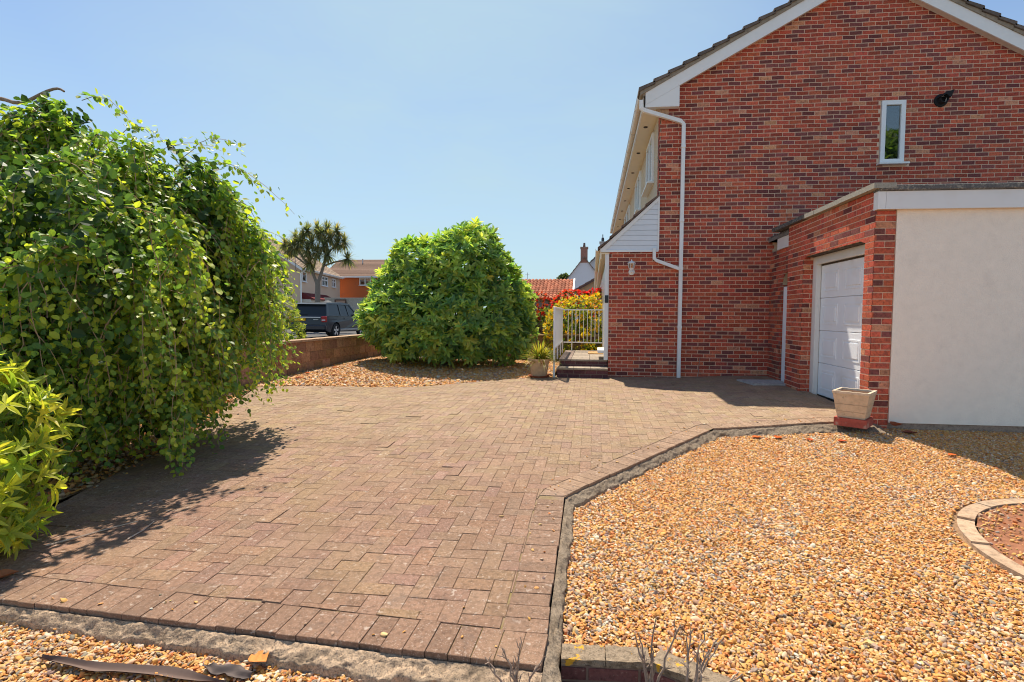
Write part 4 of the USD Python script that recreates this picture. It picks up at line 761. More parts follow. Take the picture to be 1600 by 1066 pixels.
heads = [(-19.9, 32, 5.35), (-20.25, 32.1, 5.75), (-19.4, 31.8, 5.55), (-19.55, 32.2, 6.25), (-18.95, 31.7, 5.85), (-18.7, 32.1, 6.6), (-18.9, 31.9, 6.15), (-18.2, 31.7, 5.75), (-18.05, 32.2, 6.75), (-17.6, 31.8, 6.35), (-17.35, 32.2, 6.75), (-17.0, 31.8, 6.1), (-16.6, 32, 6.55), (-16.55, 31.9, 5.75), (-16.15, 32.0, 5.85), (-15.9, 32, 4.75), (-17.3, 31.6, 5.55), (-18.35, 31.5, 5.25), (-17.75, 31.6, 5.15), (-18.3, 31.6, 4.45), (-17.1, 31.7, 4.95)]
pcol = lambda q: np.array([.25, .28, .16]) * q.uniform(.55, 1.35) if q.rand() < .72 else np.array([.48, .38, .17]) * q.uniform(.7, 1.2)
for h in heads:
    m = MB()
    for b in blades(h, 170, .72, (-1.2, 1.45), .032, pcol, r, .35, 3): m.add(*b)
    m.build('leaf_head', 'leaf', cp)

# distant rounded tree between the roofs
shrub('distant_tree', 'small dark tree far off left of the white cottage', [((-4.5, 80, 6.6), (.95, .9, .8)), ((-4.5, 80, 5.4), (.7, .8, .9))], 320, 5, .45, .5, 1.0, [(.10, .13, .06), (.06, .085, .045)], [1, 1], 92, kind='round', material='leaf', limit=10, zmin=4, stems=1, loc=(-4.5, 80, 0), cat='tree')

# ------------------------------------------------------------------ parked car
CX, CY0, CZ = -13.47, 23.0, -.02
car = thing('parked_car', 'black estate off-roader parked beyond the block garden wall', 'car', (CX, CY0, CZ))
BLK = (.012, .014, .020); Lc = lambda p: np.asarray(p, float) + np.array([CX, CY0, CZ])
def car_add(name, mb, mat, parent=None, smooth=False):
    mb.v = [v + np.array([CX, CY0, CZ]) for v in mb.v]; return mb.build(name, mat, parent or car, smooth)
body = Polygon([(.06, .42), (.0, .62), (.02, .80), (.05, 1.06), (.10, 1.10), (1.2, 1.10), (3.45, 1.06), (3.75, 1.03), (4.55, .97), (4.74, .88), (4.78, .55), (4.68, .32), (4.3, .28), (.3, .32)])
for y in (.94, 3.69): body = body.difference(Point(y, .37).buffer(.43, 24))
body = body.segmentize(.12); m = MB(); m.prism(body, (-.965, 0, 0), ey, ez, ex, 0, 1.93, BLK); v = m.v[0]
f = 1 - .05 * np.clip(np.abs(v[:, 2] - .78) / .4, 0, 1) ** 2 - .10 * np.clip((v[:, 1] - 3.9) / .9, 0, 1) ** 2 - .05 * np.clip((.5 - v[:, 1]) / .5, 0, 1) ** 2; v[:, 0] *= f; car_add('body', m, 'car_paint', smooth=30)
def cabin(prof, w0, w1, z0, z1, c, name, mat, parent=None):
    m = MB(); m.prism(Polygon(prof).segmentize(.2), (-1, 0, 0), ey, ez, ex, 0, 2, c); v = m.v[0]; t = np.clip((v[:, 2] - z0) / (z1 - z0), 0, 1); v[:, 0] *= w0 + (w1 - w0) * t; return car_add(name, m, mat, parent, 25)
cabin([(.10, 1.085), (.42, 1.62), (.55, 1.68), (2.0, 1.715), (2.75, 1.66), (3.50, 1.05)], .885, .70, 1.05, 1.7, (.02, .024, .03), 'cabin_glass', 'gloss')
cabin([(.36, 1.63), (.30, 1.66), (.52, 1.73), (1.9, 1.785), (2.7, 1.72), (2.85, 1.64), (2.2, 1.66), (.6, 1.65)], .90, .715, 1.05, 1.78, (.02, .022, .028), 'roof', 'car_paint')
for s in (-1, 1):
    for y0, y1, yt0, yt1 in ((.13, .34, .40, .58), (1.50, 1.60, 1.52, 1.60), (2.35, 2.42, 2.30, 2.36), (3.34, 3.46, 2.66, 2.78)):
        m = MB(); m.add([[s * .895, y0, 1.08], [s * .895, y1, 1.08], [s * .742, yt1, 1.655], [s * .742, yt0, 1.655], [s * .86, y0, 1.08], [s * .86, y1, 1.08], [s * .70, yt1, 1.655], [s * .70, yt0, 1.655]], [[0, 1, 2, 3], [7, 6, 5, 4], [0, 4, 5, 1], [1, 5, 6, 2], [2, 6, 7, 3], [3, 7, 4, 0]], BLK if y0 < 1 or y0 > 3 else (.01, .01, .012)); car_add('pillar', m, 'car_paint')
    m = MB(); m.box((s * .70, -.012, .80), (s * .945, .10, 1.07), (.34, .012, .012), ch=.02); tl = car_add('tail_light', m, 'gloss')
    m = MB(); m.box((s * .73, -.02, .86), (s * .90, -.008, .93), (.6, .45, .45)); car_add('reverse_lamp', m, 'gloss', tl)
    m = MB(); m.box((s * .90, 3.02, 1.06), (s * 1.06, 3.20, 1.25), BLK, ch=.04); car_add('wing_mirror', m, 'car_paint')
    m = MB(); m.box((s * .93, 1.3, .36), (s * .985, 3.25, .46), (.30, .31, .33), ch=.01); car_add('sill_trim', m, 'metal')
    for yh in (1.75, 2.65):
        m = MB(); m.box((s * .955, yh, .935), (s * .985, yh + .2, .965), BLK, ch=.008); car_add('door_handle', m, 'car_paint')
    for y in (.94, 3.69):
        wh = thing('wheel', parent=car); m = MB(); ring(m, (s * .80, y, .37), (s, 0, 0), [(.24, 0), (.36, 0), (.372, .03), (.372, .12), (.36, .15), (.25, .15)], (.02, .02, .02), 28); car_add('tyre', m, 'rubber', wh)
        m = MB(); ring(m, (s * .80, y, .37), (s, 0, 0), [(0, .07), (.25, .07), (.252, .15), (.235, .15), (.225, .09), (0, .09)], (.10, .10, .105), 28); car_add('rim', m, 'metal', wh)
        for k in range(5):
            a = k * 2 * math.pi / 5 + .3; m = MB(); d = np.array([0, math.cos(a), math.sin(a)]); e = np.array([0, -math.sin(a), math.cos(a)]); o = np.array([s * .945, y, .37])
            m.prism([(-.035, .02), (.035, .02), (.05, .235), (-.05, .235)], o, e, d, ex * s, -.03, .0, (.66, .66, .68)); car_add('spoke', m, 'metal', wh)
m = MB(); m.box((-.62, -.010, .86), (-.10, .04, .975), (.78, .42, .02), ch=.004); pl = car_add('number_plate', m, 'plain')
m = MB(); m.box((-.66, -.012, 1.0), (.66, .05, 1.045), (.5, .5, .52), ch=.008); car_add('tailgate_trim', m, 'metal')
m = MB(); m.box((.30, -.008, .90), (.55, .04, .925), (.55, .55, .57)); car_add('tailgate_badge', m, 'metal')
m = MB(); m.box((-.93, -.06, .42), (.93, .10, .66), (.016, .018, .024), ch=.05); car_add('bumper', m, 'car_paint')
m = MB(); m.box((-.45, .115, 1.13), (-.05, .155, 1.16), (.01, .01, .01)); car_add('wiper', m, 'rubber')
m = MB(); m.box((-.60, -.012, .62), (.60, .10, .70), (.05, .05, .055), ch=.01); car_add('bumper_insert', m, 'rubber')

# ------------------------------------------------------------------ houses beyond
def tiled_slope(parent, P0, P1, Q0, Q1, n, col, r, name='tile_course', t=.05):
    """Courses of tiles from the eave P0-P1 up to the ridge Q0-Q1."""
    P0, P1, Q0, Q1 = (np.asarray(a, float) for a in (P0, P1, Q0, Q1)); N = unit(np.cross(P1 - P0, Q0 - P0)); N = N if N[2] > 0 else -N
    for k in range(n):
        a, b = k / n, min(1, (k + 1) / n + .01); A, B, C2, D2 = P0 + (Q0 - P0) * a, P1 + (Q1 - P1) * a, P1 + (Q1 - P1) * b, P0 + (Q0 - P0) * b
        m = MB(); top = [A + N * t, B + N * t, C2 + N * t * .35, D2 + N * t * .35]; m.add(np.array([A - N * .03, B - N * .03, C2 - N * .03, D2 - N * .03] + top), [[4, 5, 6, 7], [3, 2, 1, 0], [0, 1, 5, 4], [1, 2, 6, 5], [2, 3, 7, 6], [3, 0, 4, 7]], np.array(col) * r.uniform(.85, 1.15)); m.build(name, 'tile', parent)
def far_house(name, label, A, az, length, width, eave, ridge, wallc, roofc, over=.3, seed=1, n=12, gablec=None, group=None, mat='plain', zb=-.3):
    """A is the near corner; the eaves front runs from A along az with its face to the right of it; the near gable runs to the left."""
    a = np.array([-math.sin(az), math.cos(az), 0]); nrm = np.array([math.cos(az), math.sin(az), 0]); A = np.asarray(A, float); A[2] = 0; t = thing(name, label, 'house', A, group); r = RS(seed)
    gp = Polygon([(0, zb), (-width, zb), (-width, eave), (-width / 2, ridge), (0, eave)])
    m = MB(); m.prism(gp, A, nrm, ez, a, 0, length, wallc); m.build('wall', mat, t)
    rf = thing('roof', parent=t); s = (ridge - eave) / (width / 2); dz = -over * s
    for q, d in ((1, 0.0), (-1, -width)):
        e0 = A + nrm * (d + q * over) - a * over + ez * (eave + dz + .06); r0 = A + nrm * (-width / 2) - a * over + ez * (ridge + .06); L = a * (length + 2 * over); tiled_slope(rf, e0, e0 + L, r0, r0 + L, n, roofc, r)
    m = MB(); m.tube([A + nrm * (-width / 2) - a * over + ez * (ridge + .1), A + nrm * (-width / 2) + a * (length + over) + ez * (ridge + .1)], .12, 8, np.array(roofc) * .9); m.build('ridge_tile', 'tile', rf)
    return t, a, nrm, A
def verge(t, A, nrm, a, width, eave, ridge, over, c, h=.22):
    s = (ridge - eave) / (width / 2)
    for q, d in ((1, 0.0), (-1, -width)):
        m = MB(); m.prism([(d + q * over, eave - s * over - h + .05), (-width / 2, ridge - h + .05), (-width / 2, ridge + .05), (d + q * over, eave - s * over + .05)], A - a * (over + .02), nrm, ez, a, -.03, .0, c); m.build('bargeboard', 'white_upvc', t)
# tan rendered house with its gable to the left
TA = (-23.75, 39.6, 0); az = .190
th, a, nr, A = far_house('rendered_house', 'tan rendered house with white eaves behind the cabbage palm', TA, az, 10.7, 7.2, 4.98, 7.45, (.66, .48, .34), (.34, .25, .18), .3, 101, 14)
verge(th, A, nr, a, 7.2, 4.98, 7.45, .3, (.78, .77, .75))
m = MB(); m.prism(sbox(0, 4.70, 10.7, 4.86), A + nr * .30, a, ez, nr, 0, .03, (.78, .77, .75)); m.prism(sbox(-.1, 4.78, 10.8, 4.88), A + nr * .34, a, ez, nr, 0, .09, (.75, .72, .68)); m.build('gutter', 'white_upvc', th)
m = MB(); m.tube([A + nr * .36 + a * .1 + ez * 4.8, A + nr * .08 - a * .06 + ez * 4.45, A + nr * .08 - a * .06 + ez * .2], .06, 6, W); m.build('downpipe', 'white_upvc', th)
for s0, s1, z0, z1 in ((.35, 1.25, 3.80, 4.66), (5.1, 6.75, 3.72, 4.62), (8.0, 9.1, 3.76, 4.6)):
    window(th, A + a * s0 + nr * .01 + ez * z0, a, nr, s1 - s0, z1 - z0, bars=((s1 - s0) / 2,) if s1 - s0 > 1 else (), tr=((z1 - z0) * .62,) if s1 - s0 > 1 else (), frame=.09, sill=.06)
pd = thing('porch', parent=th); m = MB(); m.prism([(0, 2.40), (.95, 2.32), (.95, 2.42), (0, 2.92)], A + a * .3, nr, ez, a, 0, 6.2, (.16, .035, .035)); m.build('porch_roof', 'tile', pd)
m = MB(); m.prism(sbox(.3, -.2, 6.2, 2.36), A + nr * .02, a, ez, nr, 0, .7, (.62, .58, .50)); m.build('porch_front', 'plain', pd)
window(pd, A + a * 1.5 + nr * .73 + ez * 1.1, a, nr, 1.0, .95, frame=.08); window(pd, A + a * 4.6 + nr * .73 + ez * 1.2, a, nr, 1.1, .8, bars=(.55,), frame=.08)
m = MB(); ring(m, A - a * .55 + nr * -.25 + ez * 5.95, unit(-a + nr * .3 + ez * .3), [(0, .0), (.18, .03), (.33, .12), (.34, .13), (.18, .05), (0, .02)], (.06, .065, .07), 18); m.tube([A - a * .06 + nr * -.2 + ez * 4.6, A - a * .4 + nr * -.2 + ez * 4.75, A - a * .4 + nr * -.22 + ez * 5.9], .025, 6, (.15, .15, .15)); m.build('satellite_dish', 'plain', th)
# orange brick house behind: ridge runs across the view
OA = np.array([-20.5, 52, 0.]); t = thing('orange_house', 'bright orange brick house with long brown tiled roof', 'house', OA); r = RS(103)
m = MB(); m.box((-27.6, 52, -.3), (-19.2, 59, 5.12), (.50, .14, .045)); m.build('wall', 'brick', t)
rf = thing('roof', parent=t); tiled_slope(rf, (-28.6, 51.6, 5.08), (-18.6, 51.6, 5.08), (-28.6, 55.5, 7.25), (-18.6, 55.5, 7.25), 14, (.23, .145, .105), r); tiled_slope(rf, (-28.6, 59.4, 5.08), (-18.6, 59.4, 5.08), (-28.6, 55.5, 7.25), (-18.6, 55.5, 7.25), 8, (.23, .145, .105), r)
m = MB(); m.box((-28.6, 51.52, 4.98), (-18.6, 51.6, 5.14), W); m.build('gutter', 'white_upvc', t)
for x in (-24.55, -22.2): window(t, (x, 51.99, 4.18), ex, -ey, 1.25, .8, bars=(.62,), frame=.08, sill=.05)
m = MB(); m.tube([(-25.4, 54.6, 6.7), (-25.4, 54.6, 7.25)], .07, 8, (.5, .48, .45)); m.build('soil_pipe', 'plain', t)
# street wall with a framed notice panel
sw_ = thing('street_wall', 'pale grey rendered street wall below the orange house', 'wall', (-17.5, 36.3, 0))
m = MB(); m.box((-19.8, 36.2, -.3), (-13.0, 36.4, 2.30), (.42, .38, .33)); m.build('core', 'concrete', sw_); m = MB(); m.box((-19.85, 36.15, 2.302), (-13.0, 36.45, 2.37), (.5, .46, .4)); m.build('coping_stone', 'concrete', sw_)
nb = thing('framed_panel', 'small blank tan panel in a brown frame on the street wall', 'panel', (-18.6, 36.15, 1.9)); m = MB(); m.prism(sbox(-19.0, 1.78, -18.12, 2.24).difference(sbox(-18.93, 1.85, -18.19, 2.17)), (0, 36.15, 0), ex, ez, -ey, 0, .05, (.12, .06, .045)); m.build('frame', 'plain', nb); m = MB(); m.prism(sbox(-18.93, 1.85, -18.19, 2.17), (0, 36.17, 0), ex, ez, -ey, 0, .02, (.42, .27, .2)); m.build('board', 'plain', nb)
pr = thing('patio_parasol', 'small dark grey dome parasol beside the street wall', 'parasol', (-19.1, 35.5, 0)); m = MB(); m.lathe([(.02, 2.02), (.18, 1.98), (.36, 1.86), (.42, 1.74), (.40, 1.74), (0, 1.95)], (-19.15, 35.4, .12), 12, (.10, .105, .115)); m.build('canopy', 'plain', pr, smooth=30); m = MB(); m.tube([(-19.15, 35.4, 0), (-19.15, 35.4, 2.0)], .025, 6, (.2, .2, .2)); m.build('pole', 'plain', pr)

# white cottage on the right, gable to us
def gable_front(t, x0, x1, Y, base, eave, apex_x, apex, c, thick, mat='render_white'): m = MB(); m.prism([(x0, base), (x1, base), (x1, eave), (apex_x, apex), (x0, eave)], (0, Y, 0), ex, ez, ey, 0, thick, c); m.build('wall', mat, t)
ct = thing('white_cottage', 'white gabled cottage with a brick chimney behind the red flowers', 'house', (-1.1, 63, 0)); r = RS(104)
gable_front(ct, -3.9, 1.75, 60, -.3, 4.25, -1.08, 7.92, (.66, .66, .70), 9)
rf = thing('roof', parent=ct); tiled_slope(rf, (2.05, 59.8, 3.9), (2.05, 69, 3.9), (-1.08, 59.8, 7.98), (-1.08, 69, 7.98), 16, (.25, .19, .15), r, t=.07); tiled_slope(rf, (-4.2, 59.8, 3.9), (-4.2, 69, 3.9), (-1.08, 59.8, 7.98), (-1.08, 69, 7.98), 10, (.22, .17, .14), r, t=.07)
ch = thing('chimney', parent=ct); m = MB(); m.box((-1.50, 59.95, 7.3), (-.70, 60.75, 8.95), (.34, .17, .13)); m.build('stack', 'brick', ch); m = MB(); m.box((-1.56, 59.9, 8.95), (-.64, 60.8, 9.12), (.30, .2, .16)); m.build('chimney_cap', 'concrete', ch); m = MB(); m.lathe([(.13, 0), (.15, .1), (.11, .5), (.09, .5), (.09, 0)], (-1.1, 60.35, 9.12), 10, (.14, .10, .09)); m.build('chimney_pot', 'clay', ch)
window(ct, (-1.5, 59.99, 3.5), ex, -ey, .75, 1.25, frame=.06, bars=(.37,))
m = MB(); m.box((-1.62, 59.9, 3.3), (-.6, 59.98, 3.45), (.5, .5, .5)); m.build('sill', 'concrete', ct)
c2 = thing('pale_house', 'pale grey house with tall rendered chimney just left of the porch roof', 'house', (3.5, 74, 0)); r = RS(105)
gable_front(c2, -1.2, 9.5, 70, -.3, 7.6, 3.4, 12.0, (.50, .50, .52), 8)
rf = thing('roof', parent=c2); tiled_slope(rf, (-1.6, 69.7, 7.3), (-1.6, 78, 7.3), (3.4, 69.7, 12.1), (3.4, 78, 12.1), 12, (.2, .17, .15), r, t=.08); tiled_slope(rf, (9.9, 69.7, 7.3), (9.9, 78, 7.3), (3.4, 69.7, 12.1), (3.4, 78, 12.1), 12, (.2, .17, .15), r, t=.08)
ch = thing('chimney', parent=c2); m = MB(); m.box((.82, 69.9, 8.3), (1.95, 71, 11.0), (.47, .47, .49)); m.build('stack', 'render_white', ch); m = MB(); m.box((.75, 69.8, 11.0), (2.0, 71.1, 11.15), (.4, .4, .4)); m.build('chimney_cap', 'concrete', ch); m = MB(); m.lathe([(.16, 0), (.2, .25), (.16, .55), (.05, .6), (.06, 1.0), (0, 1.0)], (1.2, 70.4, 11.15), 10, (.05, .05, .055)); m.build('chimney_cowl', 'plain', ch)
# low tan house with a brown verge, and the pantiled bungalow
r = RS(106); lt = thing('low_house', 'low cream house with a brown sloping verge beside the brick porch', 'house', (2.6, 37, 0))
gable_front(lt, -1.0, 6.4, 35, -.3, 3.0, 2.7, 5.1, (.52, .42, .26), 7, 'plain'); rf = thing('roof', parent=lt); tiled_slope(rf, (-1.35, 34.8, 2.86), (-1.35, 42, 2.86), (2.7, 34.8, 5.18), (2.7, 42, 5.18), 10, (.2, .13, .1), r); tiled_slope(rf, (6.75, 34.8, 2.86), (6.75, 42, 2.86), (2.7, 34.8, 5.18), (2.7, 42, 5.18), 10, (.2, .13, .1), r)
m = MB(); m.prism([(-1.35, 2.70), (2.7, 5.02), (2.7, 5.15), (-1.35, 2.83)], (0, 34.78, 0), ex, ez, ey, 0, .03, (.13, .085, .07)); m.build('bargeboard', 'plain', lt)
bg = thing('pantile_bungalow', 'bungalow with an orange pantile roof and white verge', 'house', (-3.2, 32, 0)); m = MB(); m.box((-6.0, 30.4, -.3), (-1.30, 35, 2.30), (.20, .17, .15)); m.build('wall', 'plain', bg); m = MB(); m.box((-1.27, 29.9, 2.0), (-1.10, 30.05, 2.2), W); m.build('verge_end', 'white_upvc', bg)
pt = []; r = RS(107); nc, nr_ = 22, 9; e0, e1 = np.array([-6.2, 30.0, 2.13]), np.array([-6.2, 32.6, 3.42]); up = (e1 - e0) / nr_; nn = unit(np.cross(ex, up)); wv = 4.95 / nc
for j in range(nr_):
    for i in range(nc):
        o = e0 + ex * (i * wv) + up * j; q = [(0, 0), (.25, .055), (.5, .075), (.75, .055), (1.0, -.01)]; V = []
        for u, hgt in q: V += [o + ex * u * wv * 1.02 + nn * (hgt + .035), o + ex * u * wv * 1.02 + up * 1.12 + nn * hgt, o + ex * u * wv * 1.02 + nn * (hgt - .01)]
        F = []
        for k in range(4): F += [[3 * k, 3 * k + 3, 3 * k + 4], [3 * k, 3 * k + 4, 3 * k + 1], [3 * k + 2, 3 * k + 5, 3 * k + 3], [3 * k + 2, 3 * k + 3, 3 * k]]
        pt.append((np.array(V), np.array(F), np.array([.46, .17, .095]) * r.uniform(.65, 1.25)))
prf = thing('roof', parent=bg); pieces(pt, 'pantile', 'pantiles_far', 'tile', prf, 220)
m = MB(); m.prism([(30.0, 2.02), (32.6, 3.31), (32.6, 3.52), (30.0, 2.23)], (-1.24, 0, 0), ey, ez, ex, 0, .10, W); m.build('verge', 'white_upvc', prf)
m = MB(); m.add([e0, e0 + ex * 4.95, e1 + ex * 4.95, e1], [[0, 1, 2, 3]], (.1, .06, .05)); m.add([e1, e1 + ex * 4.95, [-1.25, 35.2, 2.13], [-6.2, 35.2, 2.13]], [[0, 1, 2, 3]], (.3, .12, .08)); m.build('roof_deck', 'tile', prf)
m = MB(); m.tube([(-4.9, 38, 0), (-4.9, 38, 4.35)], .02, 5, (.3, .3, .3)); m.tube([(-5.05, 38, 4.2), (-4.75, 38, 4.2)], .012, 4, (.3, .3, .3)); tag(m.build('aerial_mast', 'plain'), 'thin aerial mast above the pantile bungalow roof', 'aerial')

# ------------------------------------------------------------------ foreground: ring bed, low wall, cloth, twigs, fallen leaves
ringb = thing('bed_edging', 'curved pale concrete edging ring around bare earth at the right', 'edging', (*RING_C, float(zd(*RING_C)) - .09)); r = RS(111)
def arc_poly(r0, r1, a0, a1, k=6): t = np.linspace(a0, a1, k); return [(r1 * math.cos(x), r1 * math.sin(x)) for x in t] + [(r0 * math.cos(x), r0 * math.sin(x)) for x in t[::-1]]
ns = 15
for k in range(ns):
    a0, a1 = k * 2 * math.pi / ns, (k + 1) * 2 * math.pi / ns - .0012; ca = (a0 + a1) / 2; z = float(zd(RING_C[0] + RING_R * math.cos(ca), RING_C[1] + RING_R * math.sin(ca))) - .085
    m = MB(); m.prism(arc_poly(RING_R - .05, RING_R + .05, a0, a1), (RING_C[0], RING_C[1], z), ex, ey, ez, -.08, .010 + r.uniform(-.002, .002), np.array([.50, .34, .22]) * r.uniform(.9, 1.1)); m.build('edging_stone', 'concrete', ringb)
t = np.linspace(0, 2 * math.pi, 40); rr = np.array([.0, .3, .6, .8, .97]); V = np.array([[RING_C[0] + q * math.cos(x), RING_C[1] + q * math.sin(x), 0] for q in rr for x in t[:-1]]); V[:, 2] = zd(V[:, 0], V[:, 1]) - .084 + .016 * (meshkit.fbm(V * 5, 3) - .5); F = []
for i in range(4):
    for j in range(39): F.append([i * 39 + j, (i + 1) * 39 + j, (i + 1) * 39 + (j + 1) % 39, i * 39 + (j + 1) % 39])
obj('bed_soil', (V, np.array(F)), 'soil', smooth=True, col=[(.30, .135, .075)], kind='structure', label='bare red brown earth inside the edging ring', cat='soil')
# low kerb wall at the bottom edge
lw = thing('low_wall', 'low brick kerb wall with lichen spotted concrete top at the bottom', 'wall', (.2, 2.2, -.4)); r = RS(112)
K = [(-.118, 2.155), (.27, 2.17), (.62, 1.98)]
for (p, q) in zip(K, K[1:]):
    p, q = np.array(p), np.array(q); L = np.linalg.norm(q - p); u = (q - p) / L; nn = np.array([u[1], -u[0]]); 
    m = MB(); m.prism([tuple(p), tuple(q), tuple(q - nn * .095), tuple(p - nn * .095)], (0, 0, 0), ex, ey, ez, -.60, -.333, (.2, .14, .11)); core = m.build('core', 'mortar', lw)
    for k in range(2):
        a, b = p + u * L * k / 2, p + u * L * (k + 1) / 2 - u * .004; tb = MB(); tb.prism([tuple(a + nn * .004), tuple(b + nn * .004), tuple(b - nn * .10), tuple(a - nn * .10)], (0, 0, 0), ex, ey, ez, -.331, -.302 + r.uniform(-.004, .004)); tm_ = trimesh.Trimesh(tb.v[0], tb.f[0], process=True)
        tm_ = tm_.subdivide_to_size(.014); vv = tm_.vertices; vv = vv + .016 * (np.stack([meshkit.fbm(vv * 34 + 9 * q, 4) for q in range(3)], -1) - .5) * np.array([.5, .7, 1]); obj('coping_stone', (vv, tm_.faces), 'lichen_concrete', lw, smooth=50, col=[(.27, .205, .14)])
    for b in lay(sbox(0, -.6, L, -.334), (*p, 0), (*u, 0), (*nn, 0), r, z0=-.60, H=.0665, colour=lambda q: np.array([.15, .062, .055]) * q.uniform(.7, 1.3), proud=.004): obj('brick', (b[0], b[1]), 'brick', core, col=b[2].reshape(1, 3))
# torn weed cloth and stones
def cloth(name, label, pts, wid, seed, c, rise=.02, dz=-.09):
    r = RS(seed); pts = np.array(pts, float); n = 26; t = np.linspace(0, 1, n); s = np.linspace(0, 1, len(pts)); p = np.column_stack([np.interp(t, s, pts[:, k]) for k in (0, 1)]); d = unit(np.column_stack([np.gradient(p[:, 0]), np.gradient(p[:, 1])])); nr = np.column_stack([-d[:, 1], d[:, 0]]); V = []
    for k in range(7):
        f = k / 6 - .5; ragged = 1 + .5 * (meshkit.noise(np.column_stack([t * 9, 0 * t + seed, 0 * t + k // 4]))- .5); q = p + nr * (wid * f * np.sin(np.pi * np.clip(t, .04, .96)) ** .5 * ragged)[:, None]
        V.append(np.column_stack([q, zd(q[:, 0], q[:, 1]) + dz + .014 + rise * (np.cos(f * 5 + 6 * meshkit.noise(np.column_stack([t * 4, 0 * t, 0 * t + seed]))) * .5 + .5)]))
    V = np.array(V).transpose(1, 0, 2).reshape(-1, 3); i, j = np.meshgrid(np.arange(n - 1), np.arange(6), indexing='ij'); a = i * 7 + j; q = np.stack([a, a + 7, a + 8, a + 1], -1).reshape(-1, 4); V2 = V - ez * .003; nV = len(V)
    tag(obj(name, (np.vstack([V, V2]), np.vstack([q, q[:, ::-1] + nV])), 'rubber', smooth=True, col=[c]), label, 'cloth', 'torn weed cloth on the front gravel')
cloth('weed_cloth', 'long torn strip of dark brown weed cloth on the front gravel', [(-2.42, 1.955), (-2.1, 1.92), (-1.8, 1.925), (-1.5, 1.90)], .055, 1, (.15, .10, .08))
cloth('weed_cloth', 'short dark scrap of weed cloth beside the curled orange leaf', [(-1.66, 1.985), (-1.52, 1.965), (-1.42, 1.955)], .05, 5, (.11, .085, .075), .02)
def rock(name, label, at, size, seed, c):
    m = trimesh.creation.icosphere(2, 1.0); v = m.vertices * (1 + .5 * (meshkit.fbm(m.vertices * 1.2 + seed, 3)[:, None] - .5)) * np.array(size) + np.array([at[0], at[1], float(zd(*at)) - .085]); tag(obj(name, (v, m.faces), 'stone', col=[c]), label, 'stone')
def dead_leaf(label, at, size, yaw, c, dz=-.085, curl=.5):
    L, wv, n = size, size * .45, 7; t = np.linspace(0, 1, n); V = []
    for k in (-1, -.5, 0, .5, 1):
        w = wv * np.sin(np.pi * np.clip(t, .02, .98)) ** 1.1 * (1.15 - .5 * t) * k; V.append(np.column_stack([L * (t - .5), w, curl * L * (.5 * (t - .5) ** 2 + .5 * (np.abs(k) ** 1.5) * np.sin(np.pi * t) * .5)]))
    V = np.array(V).transpose(1, 0, 2).reshape(-1, 3); cy_, sy_ = math.cos(yaw), math.sin(yaw); V = V @ np.array([[cy_, sy_, 0], [-sy_, cy_, 0], [0, 0, 1]]); V = V + np.array([at[0], at[1], float(zd(*at)) + dz + .012]); i, j = np.meshgrid(np.arange(n - 1), np.arange(4), indexing='ij'); a = i * 5 + j; q = np.stack([a, a + 5, a + 6, a + 1], -1).reshape(-1, 4); nV = len(V)
    tag(obj('fallen_leaf', (np.vstack([V, V - ez * .002]), np.vstack([q, q[:, ::-1] + nV])), 'dry_leaf', smooth=True, col=[c]), label, 'leaf', 'dry leaves fallen on the ground')
O1, O2 = (.62, .12, .02), (.50, .085, .02)
for args in [('large curled orange dry leaf beside the short scrap of weed cloth', (-1.44, 2.035), .105, -.45, (.60, .23, .06), -.066, .42), ('left of two red dry leaves below the concrete haunching', (1.87, 5.99), .11, .2, O1), ('right of two red dry leaves below the concrete haunching', (2.10, 5.98), .11, .9, O1), ('small orange leaf on the gravel below the square planter', (2.40, 5.88), .09, 2.0, O2), ('flat red leaf on the gravel just right of the square planter foot', (2.72, 5.83), .10, .1, O2),
             ('red leaf at the edge of the garage shadow on the gravel', (3.60, 5.47), .09, .3, O1), ('upright orange leaf on the open gravel near the bottom', (1.195, 2.63), .06, 1.4, (.66, .22, .04), -.08, .9), ('big brown leaf leaning in the corner under the garage plinth', (3.53, 6.30), .17, .5, (.36, .085, .03), -.03, .9), ('dark brown leaf lying flat in front of the garage plinth', (3.62, 6.20), .15, -.2, (.22, .06, .035), -.085), 
             ('brown leaf at the foot of the yellow green shrub', (-3.16, 2.38), .13, .8, (.40, .13, .05), .0, .7), ('red leaf on the gravel nearest the block wall', (-5.25, 9.95), .12, .1, O1, .0), ('red leaf on the back gravel just clear of the hanging shoots', (-5.35, 9.1), .12, -.4, O1, .0), ('orange leaf on the back gravel under the hanging shoots', (-5.15, 8.5), .13, .4, O2, .0), ('brown leaf on the back gravel between the wall and the bush', (-4.75, 9.0), .12, 1.0, (.35, .14, .06), .0), ('orange leaf beside the saucer of the round pot', (-.83, 9.96), .15, .3, (.64, .2, .09), .02, .7)]: dead_leaf(*args)
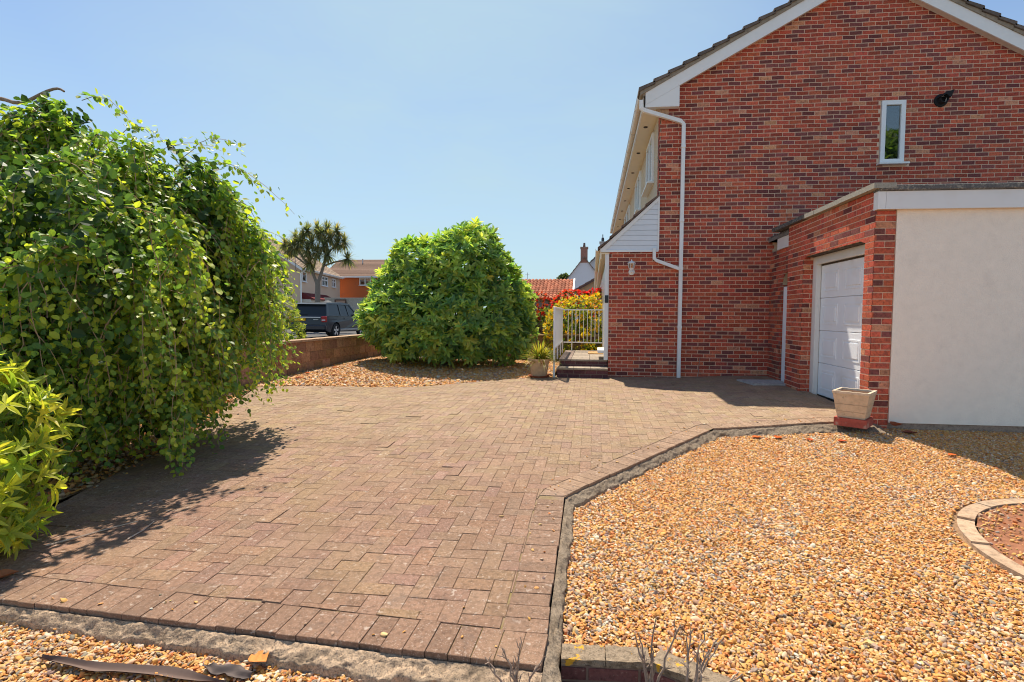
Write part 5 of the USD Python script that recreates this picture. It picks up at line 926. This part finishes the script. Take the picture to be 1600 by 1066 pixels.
# dry sticks on the drive, straw on the gravel
def stick(name, label, pts, rad, c, dz): 
    pts = np.array(pts, float); P = np.column_stack([pts, zd(pts[:, 0], pts[:, 1]) + dz]); m = MB(); m.tube(P, np.linspace(rad, rad * .5, len(P)), 5, c); tag(m.build(name, 'bark'), label, name.replace('_', ' '), 'dry sticks on the drive' if name == 'dry_stick' else 'straw stalks on the gravel')
stick('dry_stick', 'long pale dry stick lying in the tree shadow on the drive', [(-3.30, 2.72), (-3.2, 2.86), (-3.12, 2.99), (-3.04, 3.09)], .006, (.55, .43, .33), .008); stick('dry_stick', 'short pale dry stick right of the longer one on the drive', [(-2.88, 2.85), (-2.89, 2.98), (-2.93, 3.10)], .005, (.5, .4, .32), .008)
for k, (p, q) in enumerate((((.86, 2.52), (.56, 2.86)), ((.80, 2.50), (.62, 2.70)), ((.28, 2.75), (.40, 3.02)))): stick('straw', ['longer of two straw stalks above the bare shrubs', 'shorter of two straw stalks above the bare shrubs', 'lone straw stalk on the gravel near the drive edge'][k], [p, ((p[0] + q[0]) / 2 + .02, (p[1] + q[1]) / 2), q], .003, (.55, .42, .22), -.062)
# bare little shrubs in front
def bare_shrub(label, base, tips, seed, h):
    r = RS(seed); b = np.array([base[0], base[1], float(zd(*base)) - .11]); t = thing('bare_shrub', label, 'shrub', b, 'bare little shrubs along the bottom'); c = np.array([.34, .25, .19])
    for (tx, ty, tz) in tips:
        e = np.array([tx, ty, tz]); mid = b + (e - b) * .5 + r.normal(0, .012, 3) + ez * .02; tt = np.linspace(0, 1, 9)[:, None]; P = (1 - tt) ** 2 * b + 2 * tt * (1 - tt) * mid + tt ** 2 * e + np.concatenate([np.zeros((1, 3)), r.normal(0, .0035, (8, 3))]); m = MB(); m.tube(P, np.linspace(.0065, .0022, 9), 6, c * r.uniform(.8, 1.2)); br = m.build('branch', 'bark', t)
        for s in range(5):
            k = r.randint(3, 8); o = P[k]; d = unit(r.normal(0, .6, 3) + unit(e - b) * .9 + ez * .3) * r.uniform(.025, .06); m = MB(); m.tube([o, o + d * .5 + r.normal(0, .003, 3), o + d], [.0028, .0022, .0015], 5, c * r.uniform(.8, 1.3)); m.build('twig', 'bark', br)
bare_shrub('bare forked shrub in front of the low kerb wall, tallest of the three', (.258, 2.06), [(.262, 2.06, -.16), (.19, 2.07, -.10), (.37, 2.08, -.07), (.275, 2.10, -.055), (.21, 2.09, -.13)], 121, .3)
bare_shrub('bare twiggy shrub at the right end of the low kerb wall', (.40, 2.03), [(.45, 2.05, -.19), (.43, 2.1, -.09), (.47, 2.1, -.10), (.52, 2.08, -.115), (.62, 2.05, -.24), (.55, 2.1, -.12), (.40, 2.1, -.12)], 122, .3)
bare_shrub('bare thorny shrub against the front corner of the paving', (-.285, 1.985), [(-.29, 2.0, -.25), (-.35, 2.0, -.17), (-.285, 2.0, -.15), (-.18, 2.0, -.20), (-.42, 1.99, -.21), (-.33, 2.0, -.22)], 123, .3)
m = MB(); tt = np.linspace(0, 1, 14); m.tube(np.column_stack([-.36 + .42 * tt, 1.965 + .02 * np.sin(tt * 6), -.335 + .035 * np.sin(tt * 3) - .02 * tt]), np.linspace(.008, .006, 14), 8, (.36, .2, .2)); tag(m.build('fallen_branch', 'bark', smooth=True), 'smooth pinkish bare branch lying along the bottom edge', 'branch')

# tall tree across the road behind the viewer, mirrored in the small gable window
shrub('mirrored_tree', 'tall green tree seen only as a reflection in the small gable window', [((18.5, -15.0, 9.2), (3.2, 2.6, 3.7)), ((20.5, -15.5, 10.0), (2.4, 2.4, 2.6)), ((16.8, -15.2, 7.8), (2.2, 2.2, 2.6))], 900, 6, .6, .45, 1.0, [(.20, .30, .06), (.12, .2, .05), (.07, .13, .04)], [.3, .4, .3], 131, kind='round', material='leaf', zmin=2.5, limit=20, loc=(18.5, -15.0, -.3), cat='tree')
